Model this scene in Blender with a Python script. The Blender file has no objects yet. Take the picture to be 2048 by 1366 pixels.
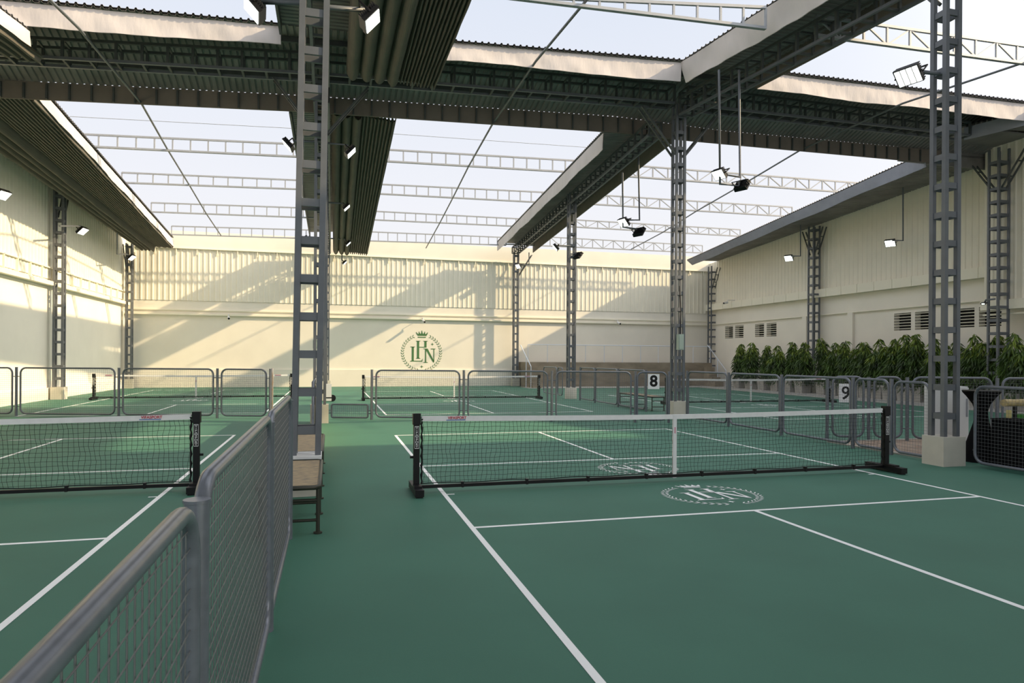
import bpy, math, random
from mathutils import Vector, Matrix
random.seed(7)
scene = bpy.context.scene
COL = scene.collection
# ------------------------------------------------------------------ camera
CX, CY, CZ = -4.312, -7.98, 1.591
YAW, ROLL, FPX, PX0, PY0 = 0.2640, 0.0060, 1345.7, 1024.0, 715.2
_f = Vector((math.sin(YAW), math.cos(YAW), 0.0))
_r0 = Vector((math.cos(YAW), -math.sin(YAW), 0.0)); _u0 = Vector((0, 0, 1))
_r = _r0*math.cos(ROLL) + _u0*math.sin(ROLL); _u = -_r0*math.sin(ROLL) + _u0*math.cos(ROLL)
CAM = Vector((CX, CY, CZ))
cd = bpy.data.cameras.new('camera'); cam = bpy.data.objects.new('camera', cd); COL.objects.link(cam)
cd.sensor_width = 36.0; cd.lens = FPX/2048*36.0; cd.shift_y = (PY0-683.0)/2048.0
cd.clip_start = 0.05; cd.clip_end = 300
m = Matrix((( _r.x, _u.x, -_f.x, CX), (_r.y, _u.y, -_f.y, CY), (_r.z, _u.z, -_f.z, CZ), (0, 0, 0, 1)))
cam.matrix_world = m
scene.camera = cam
# ------------------------------------------------------------------ light
scene.view_settings.view_transform = 'Standard'; scene.view_settings.look = 'None'
scene.view_settings.gamma = 1.0; scene.view_settings.use_curve_mapping = False
scene.view_settings.exposure = 0.0
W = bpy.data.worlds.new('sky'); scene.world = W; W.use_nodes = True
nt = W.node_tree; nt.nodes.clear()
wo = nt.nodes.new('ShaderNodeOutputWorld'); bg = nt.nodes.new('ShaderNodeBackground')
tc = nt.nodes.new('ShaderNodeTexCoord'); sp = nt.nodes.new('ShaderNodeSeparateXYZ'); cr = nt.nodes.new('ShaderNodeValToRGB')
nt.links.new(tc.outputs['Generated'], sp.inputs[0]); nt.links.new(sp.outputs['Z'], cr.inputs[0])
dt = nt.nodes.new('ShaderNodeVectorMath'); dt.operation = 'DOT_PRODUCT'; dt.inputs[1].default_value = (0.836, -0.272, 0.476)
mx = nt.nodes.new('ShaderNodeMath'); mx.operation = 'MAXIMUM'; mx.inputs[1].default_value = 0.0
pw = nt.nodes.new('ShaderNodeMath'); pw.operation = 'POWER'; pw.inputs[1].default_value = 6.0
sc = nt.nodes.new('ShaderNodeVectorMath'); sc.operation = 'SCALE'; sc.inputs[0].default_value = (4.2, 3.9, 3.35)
ad = nt.nodes.new('ShaderNodeVectorMath'); ad.operation = 'ADD'
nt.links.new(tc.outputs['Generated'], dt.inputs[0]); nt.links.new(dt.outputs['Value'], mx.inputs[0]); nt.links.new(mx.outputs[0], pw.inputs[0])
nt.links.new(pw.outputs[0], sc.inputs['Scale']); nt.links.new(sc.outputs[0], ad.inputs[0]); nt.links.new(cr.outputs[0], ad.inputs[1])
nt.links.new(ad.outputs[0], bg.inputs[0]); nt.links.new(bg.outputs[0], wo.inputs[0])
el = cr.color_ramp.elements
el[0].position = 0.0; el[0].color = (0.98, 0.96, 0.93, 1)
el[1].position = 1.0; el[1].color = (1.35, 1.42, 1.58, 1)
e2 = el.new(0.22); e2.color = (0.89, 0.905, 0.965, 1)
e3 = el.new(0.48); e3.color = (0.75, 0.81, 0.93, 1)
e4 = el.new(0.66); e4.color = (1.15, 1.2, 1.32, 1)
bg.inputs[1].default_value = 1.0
sl = bpy.data.lights.new('sun', 'SUN'); so = bpy.data.objects.new('sun', sl); COL.objects.link(so)
sl.energy = 6.9; sl.color = (1.0, 0.77, 0.46); sl.angle = math.radians(0.9)
so.rotation_euler = Vector((-1.754, 0.571, -1.0)).to_track_quat('-Z', 'Y').to_euler()

# ------------------------------------------------------------------ measuring helpers
def ray(x, y): return _f + _r*((x-PX0)/FPX) - _u*((y-PY0)/FPX)
def fl(x, y, z=0.0):
    d = ray(x, y); return CAM + d*((z-CZ)/d.z)
def onY(x, y, Y):
    d = ray(x, y); return CAM + d*((Y-CY)/d.y)
def onX(x, y, X):
    d = ray(x, y); return CAM + d*((X-CX)/d.x)
def depth(x, z, H=0.0):
    d = ray(x, PY0); d = Vector((d.x, d.y, 0)); p = CAM + d*z; return Vector((p.x, p.y, H))
def lerp(a, b, t): return a + (b-a)*t

# ------------------------------------------------------------------ materials
MATS = {}
def mat(name, col, rough=0.6, metal=0.0, noise=0.0, nscale=4.0, bump=0.0, bscale=30.0, emit=None, spec=0.5, stretch=None, col2=None):
    if name in MATS: return MATS[name]
    M = bpy.data.materials.new(name); M.use_nodes = True
    t = M.node_tree; b = t.nodes['Principled BSDF']
    b.inputs['Base Color'].default_value = (*col, 1); b.inputs['Roughness'].default_value = rough
    b.inputs['Metallic'].default_value = metal; b.inputs['Specular IOR Level'].default_value = spec
    if noise or bump:
        c = t.nodes.new('ShaderNodeTexCoord'); mp = t.nodes.new('ShaderNodeMapping')
        t.links.new(c.outputs['Object'], mp.inputs[0])
        if stretch: mp.inputs['Scale'].default_value = stretch
    if noise:
        n = t.nodes.new('ShaderNodeTexNoise'); n.inputs['Scale'].default_value = nscale; n.inputs['Detail'].default_value = 5
        t.links.new(mp.outputs[0], n.inputs['Vector'])
        r = t.nodes.new('ShaderNodeValToRGB')
        c2 = col2 or tuple(max(0, v*(1-noise)) for v in col)
        r.color_ramp.elements[0].color = (*c2, 1); r.color_ramp.elements[1].color = (*col, 1)
        r.color_ramp.elements[0].position = 0.35; r.color_ramp.elements[1].position = 0.62
        t.links.new(n.outputs[0], r.inputs[0]); t.links.new(r.outputs[0], b.inputs['Base Color'])
    if bump:
        n2 = t.nodes.new('ShaderNodeTexNoise'); n2.inputs['Scale'].default_value = bscale; n2.inputs['Detail'].default_value = 4
        t.links.new(mp.outputs[0], n2.inputs['Vector'])
        bp = t.nodes.new('ShaderNodeBump'); bp.inputs['Strength'].default_value = bump; bp.inputs['Distance'].default_value = 0.02
        t.links.new(n2.outputs[0], bp.inputs['Height']); t.links.new(bp.outputs[0], b.inputs['Normal'])
    if emit:
        b.inputs['Emission Color'].default_value = (*emit[0], 1); b.inputs['Emission Strength'].default_value = emit[1]
    MATS[name] = M; return M
floor_m = mat('acrylic_green', (0.052, 0.163, 0.114), 0.62, noise=0.10, nscale=0.9, bump=0.05, bscale=140, spec=0.3)
line_m = mat('line_paint', (0.90, 0.91, 0.91), 0.6)
plaster = mat('cream_plaster', (0.80, 0.755, 0.66), 0.8, noise=0.05, nscale=0.8, bump=0.05, bscale=20)
cream_sheet = mat('cream_sheet', (0.79, 0.745, 0.625), 0.55, noise=0.04, nscale=2)
cream_trim = mat('cream_trim', (0.80, 0.76, 0.63), 0.6)
steel = mat('grey_steel', (0.13, 0.142, 0.16), 0.45, metal=0.15, noise=0.12, nscale=6)
steel_l = mat('light_steel', (0.32, 0.335, 0.36), 0.45, metal=0.1, noise=0.08, nscale=6)
steel_d = mat('dark_steel', (0.075, 0.085, 0.085), 0.55, metal=0.1, noise=0.2, nscale=5)
pipe_m = mat('fence_grey', (0.155, 0.17, 0.20), 0.30, metal=0.25, noise=0.15, nscale=25)
wire_m = mat('fence_wire', (0.15, 0.16, 0.165), 0.4, metal=0.3)
zinc = mat('roof_zinc', (0.27, 0.255, 0.25), 0.5, metal=0.2, noise=0.25, nscale=1.5)
fabric = mat('white_fabric', (0.58, 0.535, 0.52), 0.9, noise=0.07, nscale=3, bump=0.7, bscale=5, stretch=(1, 1, 0.35))
fab_grey = mat('grey_fascia', (0.30, 0.31, 0.37), 0.8, noise=0.1, nscale=3)
canvas = mat('canvas_grey', (0.135, 0.122, 0.10), 0.85, noise=0.12, nscale=2)
black = mat('black_paint', (0.005, 0.005, 0.006), 0.45, spec=0.3)
cloth_k = mat('black_cloth', (0.006, 0.006, 0.007), 0.95, spec=0.1)
netm = mat('net_cord', (0.012, 0.014, 0.015), 0.8)
whitem = mat('white_tape', (0.74, 0.74, 0.74), 0.7, noise=0.06, nscale=12)
signw = mat('sign_white', (0.80, 0.80, 0.82), 0.5)
red = mat('red_print', (0.45, 0.03, 0.06), 0.6)
pink = mat('pink_print', (0.6, 0.30, 0.36), 0.6)
blue = mat('blue_print', (0.06, 0.16, 0.4), 0.6)
green_p = mat('emblem_green', (0.055, 0.16, 0.05), 0.6)
concrete = mat('concrete', (0.40, 0.385, 0.35), 0.85, noise=0.15, nscale=3, bump=0.1, bscale=25)
brownc = mat('brown_concrete', (0.30, 0.25, 0.185), 0.9, noise=0.35, nscale=1.6, bump=0.2, bscale=18, stretch=(0.5, 1, 1.6))
pedm = mat('pedestal_paint', (0.56, 0.53, 0.46), 0.7, noise=0.06, nscale=5)
lens_m = mat('led_lens', (0.9, 0.92, 0.88), 0.4, emit=((0.95, 1.0, 0.93), 1.6))
bench_m = mat('bench_bronze', (0.035, 0.036, 0.026), 0.4, metal=0.3)
weave = mat('bench_weave', (0.40, 0.30, 0.17), 0.8, noise=0.55, nscale=40, stretch=(0.35, 2.2, 1), col2=(0.16, 0.14, 0.11))
cloth_c = mat('cream_cloth', (0.62, 0.55, 0.42), 0.85, noise=0.12, nscale=4, bump=0.3, bscale=9)
bamboo = mat('wood_top', (0.52, 0.40, 0.19), 0.6, noise=0.3, nscale=14)
white_ap = mat('white_enamel', (0.62, 0.63, 0.64), 0.35)
leaf_m = mat('leaf', (0.062, 0.125, 0.012), 0.5, noise=0.65, nscale=2.2, col2=(0.018, 0.036, 0.009))
leaf_y = mat('leaf_young', (0.19, 0.26, 0.025), 0.5, noise=0.5, nscale=3, col2=(0.05, 0.10, 0.012))
bark = mat('bark', (0.13, 0.10, 0.06), 0.9)
boxgreen = mat('box_green', (0.36, 0.44, 0.38), 0.5)
bottle_g = mat('bottle_green', (0.05, 0.22, 0.04), 0.25)
packet = mat('packet_yellow', (0.55, 0.48, 0.20), 0.6)
darkhole = mat('dark_interior', (0.006, 0.006, 0.006), 0.9)
wirew = mat('rail_white', (0.62, 0.66, 0.74), 0.4)
rust = mat('rusty_paint', (0.24, 0.245, 0.26), 0.6, noise=0.5, nscale=7, col2=(0.24, 0.15, 0.08))
# brick paving
pav = bpy.data.materials.new('brick_paving'); pav.use_nodes = True
t = pav.node_tree; bb = t.nodes['Principled BSDF']; tb = t.nodes.new('ShaderNodeTexBrick'); tcc = t.nodes.new('ShaderNodeTexCoord')
t.links.new(tcc.outputs['Object'], tb.inputs['Vector']); t.links.new(tb.outputs[0], bb.inputs['Base Color'])
tb.inputs['Color1'].default_value = (0.25, 0.165, 0.115, 1); tb.inputs['Color2'].default_value = (0.33, 0.25, 0.19, 1); tb.inputs['Mortar'].default_value = (0.28, 0.25, 0.21, 1)
tb.inputs['Scale'].default_value = 4.0; bb.inputs['Roughness'].default_value = 0.85

# ------------------------------------------------------------------ mesh builder
class MB:
    def __init__(s): s.v = []; s.f = []; s.sm = []
    def add(s, vs, fs, smooth=False):
        o = len(s.v); s.v += [tuple(v) for v in vs]
        for f in fs: s.f.append(tuple(i+o for i in f)); s.sm.append(smooth)
        return s
    def hexa(s, p):
        return s.add(p, [(0, 3, 2, 1), (4, 5, 6, 7), (0, 1, 5, 4), (1, 2, 6, 5), (2, 3, 7, 6), (3, 0, 4, 7)])
    def box(s, x0, x1, y0, y1, z0, z1):
        return s.hexa([(x0, y0, z0), (x1, y0, z0), (x1, y1, z0), (x0, y1, z0), (x0, y0, z1), (x1, y0, z1), (x1, y1, z1), (x0, y1, z1)])
    def bar(s, a, b, w, h=None, up=(0, 0, 1)):
        a = Vector(a); b = Vector(b); h = h or w; d = (b-a).normalized(); up = Vector(up)
        if abs(d.dot(up)) > 0.95: up = Vector((0, 1, 0))
        sx = d.cross(up).normalized()*(w/2); sz = sx.cross(d).normalized()*(h/2)
        return s.hexa([a-sx-sz, a+sx-sz, b+sx-sz, b-sx-sz, a-sx+sz, a+sx+sz, b+sx+sz, b-sx+sz])
    def tube(s, pts, r, n=8, closed=False, caps=True, smooth=True):
        pts = [Vector(p) for p in pts]; N = len(pts); rings = []
        prev = None
        for i, p in enumerate(pts):
            if closed: d = (pts[(i+1) % N]-pts[i-1]).normalized()
            elif i == 0: d = (pts[1]-p).normalized()
            elif i == N-1: d = (p-pts[i-1]).normalized()
            else: d = ((pts[i+1]-p).normalized()+(p-pts[i-1]).normalized()).normalized()
            if prev is None:
                a = Vector((0, 0, 1)) if abs(d.z) < 0.9 else Vector((1, 0, 0)); x = d.cross(a).normalized()
            else: x = (prev-d*prev.dot(d)).normalized()
            prev = x; y = d.cross(x)
            rr = r[i] if isinstance(r, (list, tuple)) else r
            rings.append([p+x*(rr*math.cos(2*math.pi*k/n))+y*(rr*math.sin(2*math.pi*k/n)) for k in range(n)])
        vs = [v for R in rings for v in R]; fs = []
        for i in range(N if closed else N-1):
            j = (i+1) % N
            for k in range(n): fs.append((i*n+k, i*n+(k+1) % n, j*n+(k+1) % n, j*n+k))
        s.add(vs, fs, smooth)
        if caps and not closed:
            s.add(rings[0], [tuple(range(n))[::-1]]); s.add(rings[-1], [tuple(range(n))])
        return s
    def loft(s, A, B, thick=None):
        n = len(A); s.add(list(A)+list(B), [(i, i+1, n+i+1, n+i) for i in range(n-1)]); return s
    def lathe(s, prof, n=16, c=(0, 0)):
        vs = []; fs = []
        for r, z in prof:
            for k in range(n): vs.append((c[0]+r*math.cos(2*math.pi*k/n), c[1]+r*math.sin(2*math.pi*k/n), z))
        for i in range(len(prof)-1):
            for k in range(n): fs.append((i*n+k, i*n+(k+1) % n, (i+1)*n+(k+1) % n, (i+1)*n+k))
        s.add(vs, fs, True); s.add(vs[-n:], [tuple(range(n))]); s.add(vs[:n], [tuple(range(n))[::-1]]); return s
    def xf(s, M, start=0):
        for i in range(start, len(s.v)): s.v[i] = tuple(M @ Vector(s.v[i]))
        return s
    def build(s, name, m_, parent=None, kind=None):
        me = bpy.data.meshes.new(name); me.from_pydata(s.v, [], s.f); me.materials.append(m_)
        me.polygons.foreach_set('use_smooth', s.sm); me.update()
        o = bpy.data.objects.new(name, me); COL.objects.link(o)
        if parent: o.parent = parent
        if kind: o['kind'] = kind
        return o
def tag(o, label, cat, group=None, kind=None):
    o['label'] = label; o['category'] = cat
    if group: o['group'] = group
    if kind: o['kind'] = kind
    return o
def thing(name, label, cat, loc=(0, 0, 0), rz=0.0, group=None):
    o = bpy.data.objects.new(name, None); COL.objects.link(o); o.location = loc; o.rotation_euler = (0, 0, rz)
    o.empty_display_size = 0.1
    return tag(o, label, cat, group)
def copy_tree(o, parent=None):
    c = o.copy(); COL.objects.link(c)
    if parent: c.parent = parent
    for ch in list(o.children): copy_tree(ch, c)
    return c
def dup(o, loc, rz, label):
    c = copy_tree(o); c.location = loc; c.rotation_euler = (0, 0, rz); c['label'] = label; return c
def structure(mb, name, m_): return mb.build(name, m_, None, 'structure')
def text_mesh(txt, size, name, m_, parent, M, bold=0.0, extrude=0.002):
    cu = bpy.data.curves.new(name, 'FONT'); cu.body = txt; cu.size = size; cu.align_x = 'CENTER'; cu.align_y = 'CENTER'
    cu.offset = bold; cu.extrude = extrude
    ob = bpy.data.objects.new(name, cu); COL.objects.link(ob)
    dg = bpy.context.evaluated_depsgraph_get(); me = bpy.data.meshes.new_from_object(ob.evaluated_get(dg))
    bpy.data.objects.remove(ob); bpy.data.curves.remove(cu)
    me.transform(M); me.materials.clear(); me.materials.append(m_); me.name = name
    o = bpy.data.objects.new(name, me); COL.objects.link(o)
    if parent: o.parent = parent
    return o
def interp(P, x):
    if x <= P[0][0]: a, b = P[0], P[1]
    elif x >= P[-1][0]: a, b = P[-2], P[-1]
    else:
        for a, b in zip(P, P[1:]):
            if a[0] <= x <= b[0]: break
    return a[1] + (b[1]-a[1])*(x-a[0])/(b[0]-a[0])
ORD = ['first', 'second', 'third', 'fourth', 'fifth', 'sixth', 'seventh', 'eighth', 'ninth', 'tenth', 'eleventh', 'twelfth',
       'thirteenth', 'fourteenth', 'fifteenth', 'sixteenth', 'seventeenth', 'eighteenth', 'nineteenth', 'twentieth', 'twenty-first', 'twenty-second']

# ================================================================== SETTING
XL, XR, YB = -14.05, 18.2, 28.8
structure(MB().box(XL-0.3, XR+0.3, -16, YB+0.3, -0.2, 0.0), 'floor', floor_m)
structure(MB().box(5.05, XR, 0.42, 2.85, 0.0, 0.012), 'floor.001', pav)
structure(MB().box(4.93, 5.05, 0.42, 2.95, 0.0, 0.02).box(5.05, XR, 2.85, 2.95, 0, 0.02), 'trim_1', concrete)
structure(MB().box(15.4, XR, 2.96, YB, 0.0, 0.015).box(5.6, 15.4, 25.3, 27.0, 0, 0.015), 'floor.002', concrete)
# --- ribbed sheet: profile along axis u from a to b
def ribs(a, b, pitch, d):
    out = []; n = int(round((b-a)/pitch)); p = (b-a)/n
    for i in range(n):
        u = a+i*p; out += [(u, 0), (u+p*0.58, 0), (u+p*0.70, d), (u+p*0.88, d)]
    out.append((b, 0)); return out
# back wall
zt = onY(600, 474, YB).z; zb1, zb2 = 4.35, 6.95
structure(MB().box(XL-0.3, XR+0.3, YB, YB+0.3, 0, zb1), 'wall_back', plaster)
pr = ribs(XL, XR, 0.26, 0.022)
structure(MB().loft([(u, YB-0.02-d, zb1) for u, d in pr], [(u, YB-0.02-d, zb2) for u, d in pr]).box(XL-0.3, XR+0.3, YB, YB+0.3, zb1, zb2), 'wall_back.001', cream_sheet)
structure(MB().box(XL-0.3, XR+0.3, YB-0.05, YB+0.3, zb2, zt), 'wall_back.002', plaster)
mb = MB().box(XL, XR, YB-0.12, YB-0.05, zb2-0.02, zb2+0.02)
for i in range(34): mb.box(XL+0.4+i*0.95, XL+0.44+i*0.95, YB-0.1, YB-0.05, zb2-0.3, zb2+0.02)
structure(mb, 'trim_2', cream_trim)
structure(MB().box(XL, XR, YB-0.06, YB, 3.85, 3.91).box(XL, XR, YB-0.12, YB, 3.62, 3.70), 'trim_3', cream_trim)
structure(MB().box(XL, 5.6, YB-0.07, YB, 0, 0.9), 'baseboard_back', plaster)
# left wall
def ztl(y): return lerp(8.95, 8.2, (y-10)/18.0) if y > 10 else 8.95
structure(MB().box(XL-0.3, XL, -0.7, YB, 0, 4.1), 'wall_left', plaster)
pr = ribs(-0.7, YB, 0.26, 0.022)
structure(MB().loft([(XL+0.02+d, u, 4.3) for u, d in pr], [(XL+0.02+d, u, 9.0) for u, d in pr]).box(XL-0.3, XL, -0.7, YB, 4.1, 9.0), 'wall_left.001', cream_sheet)
mb = MB().box(XL, XL+0.22, -0.7, YB, 4.06, 4.2).box(XL, XL+0.1, -0.7, YB, 4.68, 4.72)
for i in range(30): mb.box(XL, XL+0.1, -0.2+i*0.95, -0.16+i*0.95, 4.2, 4.7)
structure(mb, 'trim_4', cream_trim)
structure(MB().box(XL, XL+0.08, -0.7, YB, 0, 0.42), 'baseboard_left', plaster)
# right wall with louvred openings
WPX = [(1450, 1466, 656), (1470, 1487, 654), (1510, 1528, 651), (1533, 1553, 649), (1788, 1822, 632), (1830, 1866, 628), (1908, 1949, 623), (1958, 2003, 620)]
wy = []
for a, b, yc in WPX:
    ya = onX(a, yc, XR).y; yb = onX(b, yc, XR).y; wy.append((min(ya, yb), max(ya, yb)))
wz0, wz1 = 2.80, 3.50
holes = sorted(wy)
mb = MB().box(XR, XR+0.3, -16, YB, 0, wz0).box(XR, XR+0.3, -16, YB, wz1, 4.5)
yy = -16
for a, b in holes: mb.box(XR, XR+0.3, yy, a, wz0, wz1); yy = b
mb.box(XR, XR+0.3, yy, YB, wz0, wz1)
structure(mb, 'wall_right', plaster)
def zr(y): return 9.3 if y < 10 else lerp(q0.z+0.12, q1.z+0.06, (y-10.2)/17.7)
q0 = onY(1848, 308, 10.2); q1 = onY(1374, 521, 27.9)
pr = ribs(-16, YB, 0.26, 0.022)
mb = MB().loft([(XR-0.02-d, u, 4.9) for u, d in pr], [(XR-0.02-d, u, zr(u)) for u, d in pr]).box(XR, XR+0.3, -16, 10, 4.5, 9.3)
mb.hexa([(XR, 10, 4.5), (XR+.3, 10, 4.5), (XR+.3, YB, 4.5), (XR, YB, 4.5), (XR, 10, zr(10.01)), (XR+.3, 10, zr(10.01)), (XR+.3, YB, zr(YB)), (XR, YB, zr(YB))])
structure(mb, 'wall_right.001', cream_sheet)
pr = ribs(2.0, 10.2, 0.26, 0.022)
structure(MB().loft([(17.48-d, u, 3.6) for u, d in pr], [(17.48-d, u, 8.9) for u, d in pr]).box(17.5, XR, 2.0, 10.2, 3.6, 8.9), 'wall_right.002', cream_sheet)
structure(MB().box(17.3, 17.5, 2.0, 10.2, 3.3, 3.62).box(17.42, 17.5, 2.0, 10.2, 3.12, 3.18), 'trim_5', cream_trim)
mb = MB().box(XR-0.28, XR, 10.2, YB, 4.52, 4.56).box(XR-0.28, XR-0.25, 10.2, YB, 4.56, 4.86).box(XR-0.28, XR, 10.2, YB, 4.86, 4.9)
for i in range(19): mb.box(XR-0.3, XR-0.28, 10.8+i*0.95, 10.84+i*0.95, 4.52, 4.9)
structure(mb, 'trim_6', cream_trim)
structure(MB().tube([(XR-0.07, 10.4, 3.72), (XR-0.07, 28.6, 3.66)], 0.03, 8).tube([(XR-0.07, 11.9, 4.5), (XR-0.07, 11.9, 3.7)], 0.02), 'trim_7', cream_trim)
for i, px in enumerate((1612, 1704)):
    y = onX(px, 680, XR).y; structure(MB().box(XR-0.12, XR, y-0.15, y+0.15, 0, 3.7), 'trim_%d' % (8+i), plaster)
for i, (a, b) in enumerate(wy):
    w = structure(MB().box(XR+0.28, XR+0.29, a, b, wz0, wz1), 'window_%d' % (i+1), darkhole)
    mb = MB()
    for k in range(6):
        z = wz0+0.04+k*(wz1-wz0)/6
        mb.bar((XR+0.03, a, z+0.02), (XR+0.03, b, z+0.02), 0.06, 0.02, up=(0.3, 0, 1))
    mb.build('slats', cream_trim, w)

# ================================================================== ROOF
YN, YF = 6.95, 10.2
nb = [onY(x, y, YN) for x, y in ((50, 52), (560, 90), (885, 118), (1365, 164), (1530, 180), (2000, 235))]
ntp = [onY(x, y, YN) for x, y in ((0, 0), (560, 52), (885, 85), (1365, 125), (1600, 153), (2048, 207))]
fb = [onY(x, y, YF) for x, y in ((100, 200), (580, 222), (1230, 265), (1370, 281), (1820, 322))]
ftp = [onY(x, y, YF) for x, y in ((100, 165), (580, 190), (1230, 233), (1448, 262), (1826, 296))]
NB = [(p.x, p.z) for p in nb]; NT = [(p.x, p.z) for p in ntp]; FB = [(p.x, p.z) for p in fb]; FT = [(p.x, p.z) for p in ftp]
XT = fl(1928, 280, 8.45).x+0.1
pr = ribs(XL, XR, 0.15, 0.035)
def ridge(x): return max(interp(NT, x), interp(FT, x))+0.25
A = [(u, YN-0.06, interp(NT, u)+d) for u, d in pr]; Mid = [(u, 8.6, ridge(u)+d) for u, d in pr]; B = [(u, YF+0.06, interp(FT, u)+d) for u, d in pr]
mb = MB().loft(A, Mid).loft(Mid, B)
mb.loft([(x, y, z+0.04) for x, y, z in A], [(x, y, z+0.04) for x, y, z in Mid]).loft([(x, y, z+0.04) for x, y, z in Mid], [(x, y, z+0.04) for x, y, z in B])
structure(mb, 'ceiling', zinc)
mb = MB()
for yy in (7.6, 9.4):
    k = 0
    xs = [XL+0.2*i*1.0 for i in range(int((XR-XL)/0.2))]
    P = [(x, yy, lerp(interp(NT, x), ridge(x), (yy-YN)/1.65) - 0.07) if yy < 8.6 else (x, yy, lerp(ridge(x), interp(FT, x), (yy-8.6)/1.6)-0.07) for x in (XL, -11, -5.3, 0, 3.5, 9, XT-1, XT)]
    for a, b in zip(P, P[1:]): mb.bar(a, b, 0.06, 0.12)
structure(mb, 'ceiling.001', steel_d)
def sheet_strip(name, l0, l1, r0, r1, pitch=0.15, cross=True, off=0.0):
    """roof strip along Y: left edge l0->l1, right edge r0->r1, ribs running across"""
    l0, l1, r0, r1 = map(Vector, (l0, l1, r0, r1)); L = (l1-l0).length
    pr = ribs(0, 1, pitch/L, 0.03); mb = MB()
    for dz in (0, 0.035):
        mb.loft([lerp(l0, l1, t)+Vector((0, 0, d+dz+off)) for t, d in pr], [lerp(r0, r1, t)+Vector((0, 0, d+dz+off)) for t, d in pr])
    return structure(mb, name, zinc)
def valance(name, label, b0, b1, t0, t1, m_, thick=0.02, n=60, amp=0.03, seed=1, bx=(1, 0, 0)):
    """hanging fabric strip between bottom edge b0-b1 and top edge t0-t1, softly wrinkled"""
    rnd = random.Random(seed); b0, b1, t0, t1 = map(Vector, (b0, b1, t0, t1)); nv = 6
    bx = Vector(bx); ph = [rnd.uniform(0, 6.28) for _ in range(6)]
    def P(i, j, o):
        u = i/n; v = j/nv; p = lerp(lerp(b0, b1, u), lerp(t0, t1, u), v); L = (b1-b0).length
        w = math.sin(u*L*2.1+ph[0]+2.5*v)*0.5+math.sin(u*L*5.3+ph[1]-3*v)*0.3+math.sin(u*L*11+ph[2]+4*v)*0.2
        return p + bx*(w*amp*(1-0.7*v)+o) + Vector((0, 0, -0.02*math.sin(u*L*1.3+ph[3])*(1-v)))
    mb = MB(); F = [[P(i, j, 0) for j in range(nv+1)] for i in range(n+1)]
    vs = [p for r in F for p in r]; fs = [(i*(nv+1)+j, (i+1)*(nv+1)+j, (i+1)*(nv+1)+j+1, i*(nv+1)+j+1) for i in range(n) for j in range(nv)]
    mb.add(vs, fs, True)
    vs2 = [p+bx*thick for p in vs]; mb.add(vs2, [f[::-1] for f in fs], True)
    o = mb.build(name, m_); return tag(o, label, 'fabric valance', 'fabric valances along the roof edges')
def seg(P, x): return Vector((x, 0, interp(P, x)))
def tv(label, x0, x1, seed, near=True):
    Bp, Tp, Y = (NB, NT, YN) if near else (FB, FT, YF)
    a, b = interp(Bp, x0), interp(Bp, x1); c, d = interp(Tp, x0), interp(Tp, x1)
    return valance('fabric_valance', label, (x0, Y, a), (x1, Y, b), (x0, Y, c-0.01), (x1, Y, d-0.01), fabric if near else fab_dark, n=90, amp=0.03, seed=seed, bx=(0, 1, 0))
fab_dark = mat('brown_fascia', (0.20, 0.17, 0.145), 0.85, noise=0.12, nscale=3)
tv('sunlit white fabric strip along cross roof edge, over left bay', -13.0, -5.35, 1)
tv('sunlit white fabric strip along cross roof edge, over middle bay', -3.6, onY(1362, 145, YN).x, 2)
tv('sunlit white wrinkled fabric strip along cross roof edge, over right bay', onY(1516, 178, YN).x, 15.6, 3)
def fascia(x0, x1, label):
    r = thing('roof_fascia', label, 'roof fascia', (0, 0, 0), 0, 'dark fascias on far side of cross roof')
    mb = MB(); n = 12
    xs = [lerp(x0, x1, i/n) for i in range(n+1)]
    for a, b in zip(xs, xs[1:]):
        p = [(a, YF, interp(FB, a)), (b, YF, interp(FB, b)), (b, YF+0.04, interp(FB, b)), (a, YF+0.04, interp(FB, a)),
             (a, YF, interp(FT, a)), (b, YF, interp(FT, b)), (b, YF+0.04, interp(FT, b)), (a, YF+0.04, interp(FT, a))]
        mb.hexa(p)
    mb.build('panel', fab_dark, r)
    k = int((x1-x0)/0.45)
    for i in range(k+1):
        x = lerp(x0, x1, i/k)
        MB().box(x-0.02, x+0.02, YF-0.05, YF-0.001, interp(FB, x)+0.01, interp(FT, x)-0.04).build('rib', steel_d, r)
fascia(-13.6, -4.7, 'dark ribbed fascia of cross roof over left bay')
fascia(-4.7, 4.7, 'dark ribbed fascia of cross roof over middle bay')
fascia(4.7, 15.6, 'dark ribbed fascia of cross roof over right bay')
# --- longitudinal strips
YE = 27.9; YS = -0.7
Z1 = interp(NT, -4.6)
s1fl0 = onY(590, 218, 10.3); s1fl1 = onY(620, 470, YE)
sheet_strip('ceiling.002', (-5.35, 10.3, s1fl0.z+0.15), (s1fl1.x, YE, s1fl1.z+0.15), (-3.0, 10.3, s1fl0.z+0.3), (-3.1, YE, s1fl1.z+0.3))
sheet_strip('ceiling.003', (-5.35, YS, Z1), (-5.35, 6.9, Z1), (-2.9, YS, Z1+0.05), (-2.9, 6.9, Z1+0.05))
structure(MB().bar((-5.35, 10.3, s1fl0.z), (s1fl1.x, YE, s1fl1.z), 0.05, 0.25).bar((-5.35, YS, Z1-0.1), (-5.35, 6.9, Z1-0.1), 0.05, 0.25), 'trim_10', steel_d)
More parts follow.
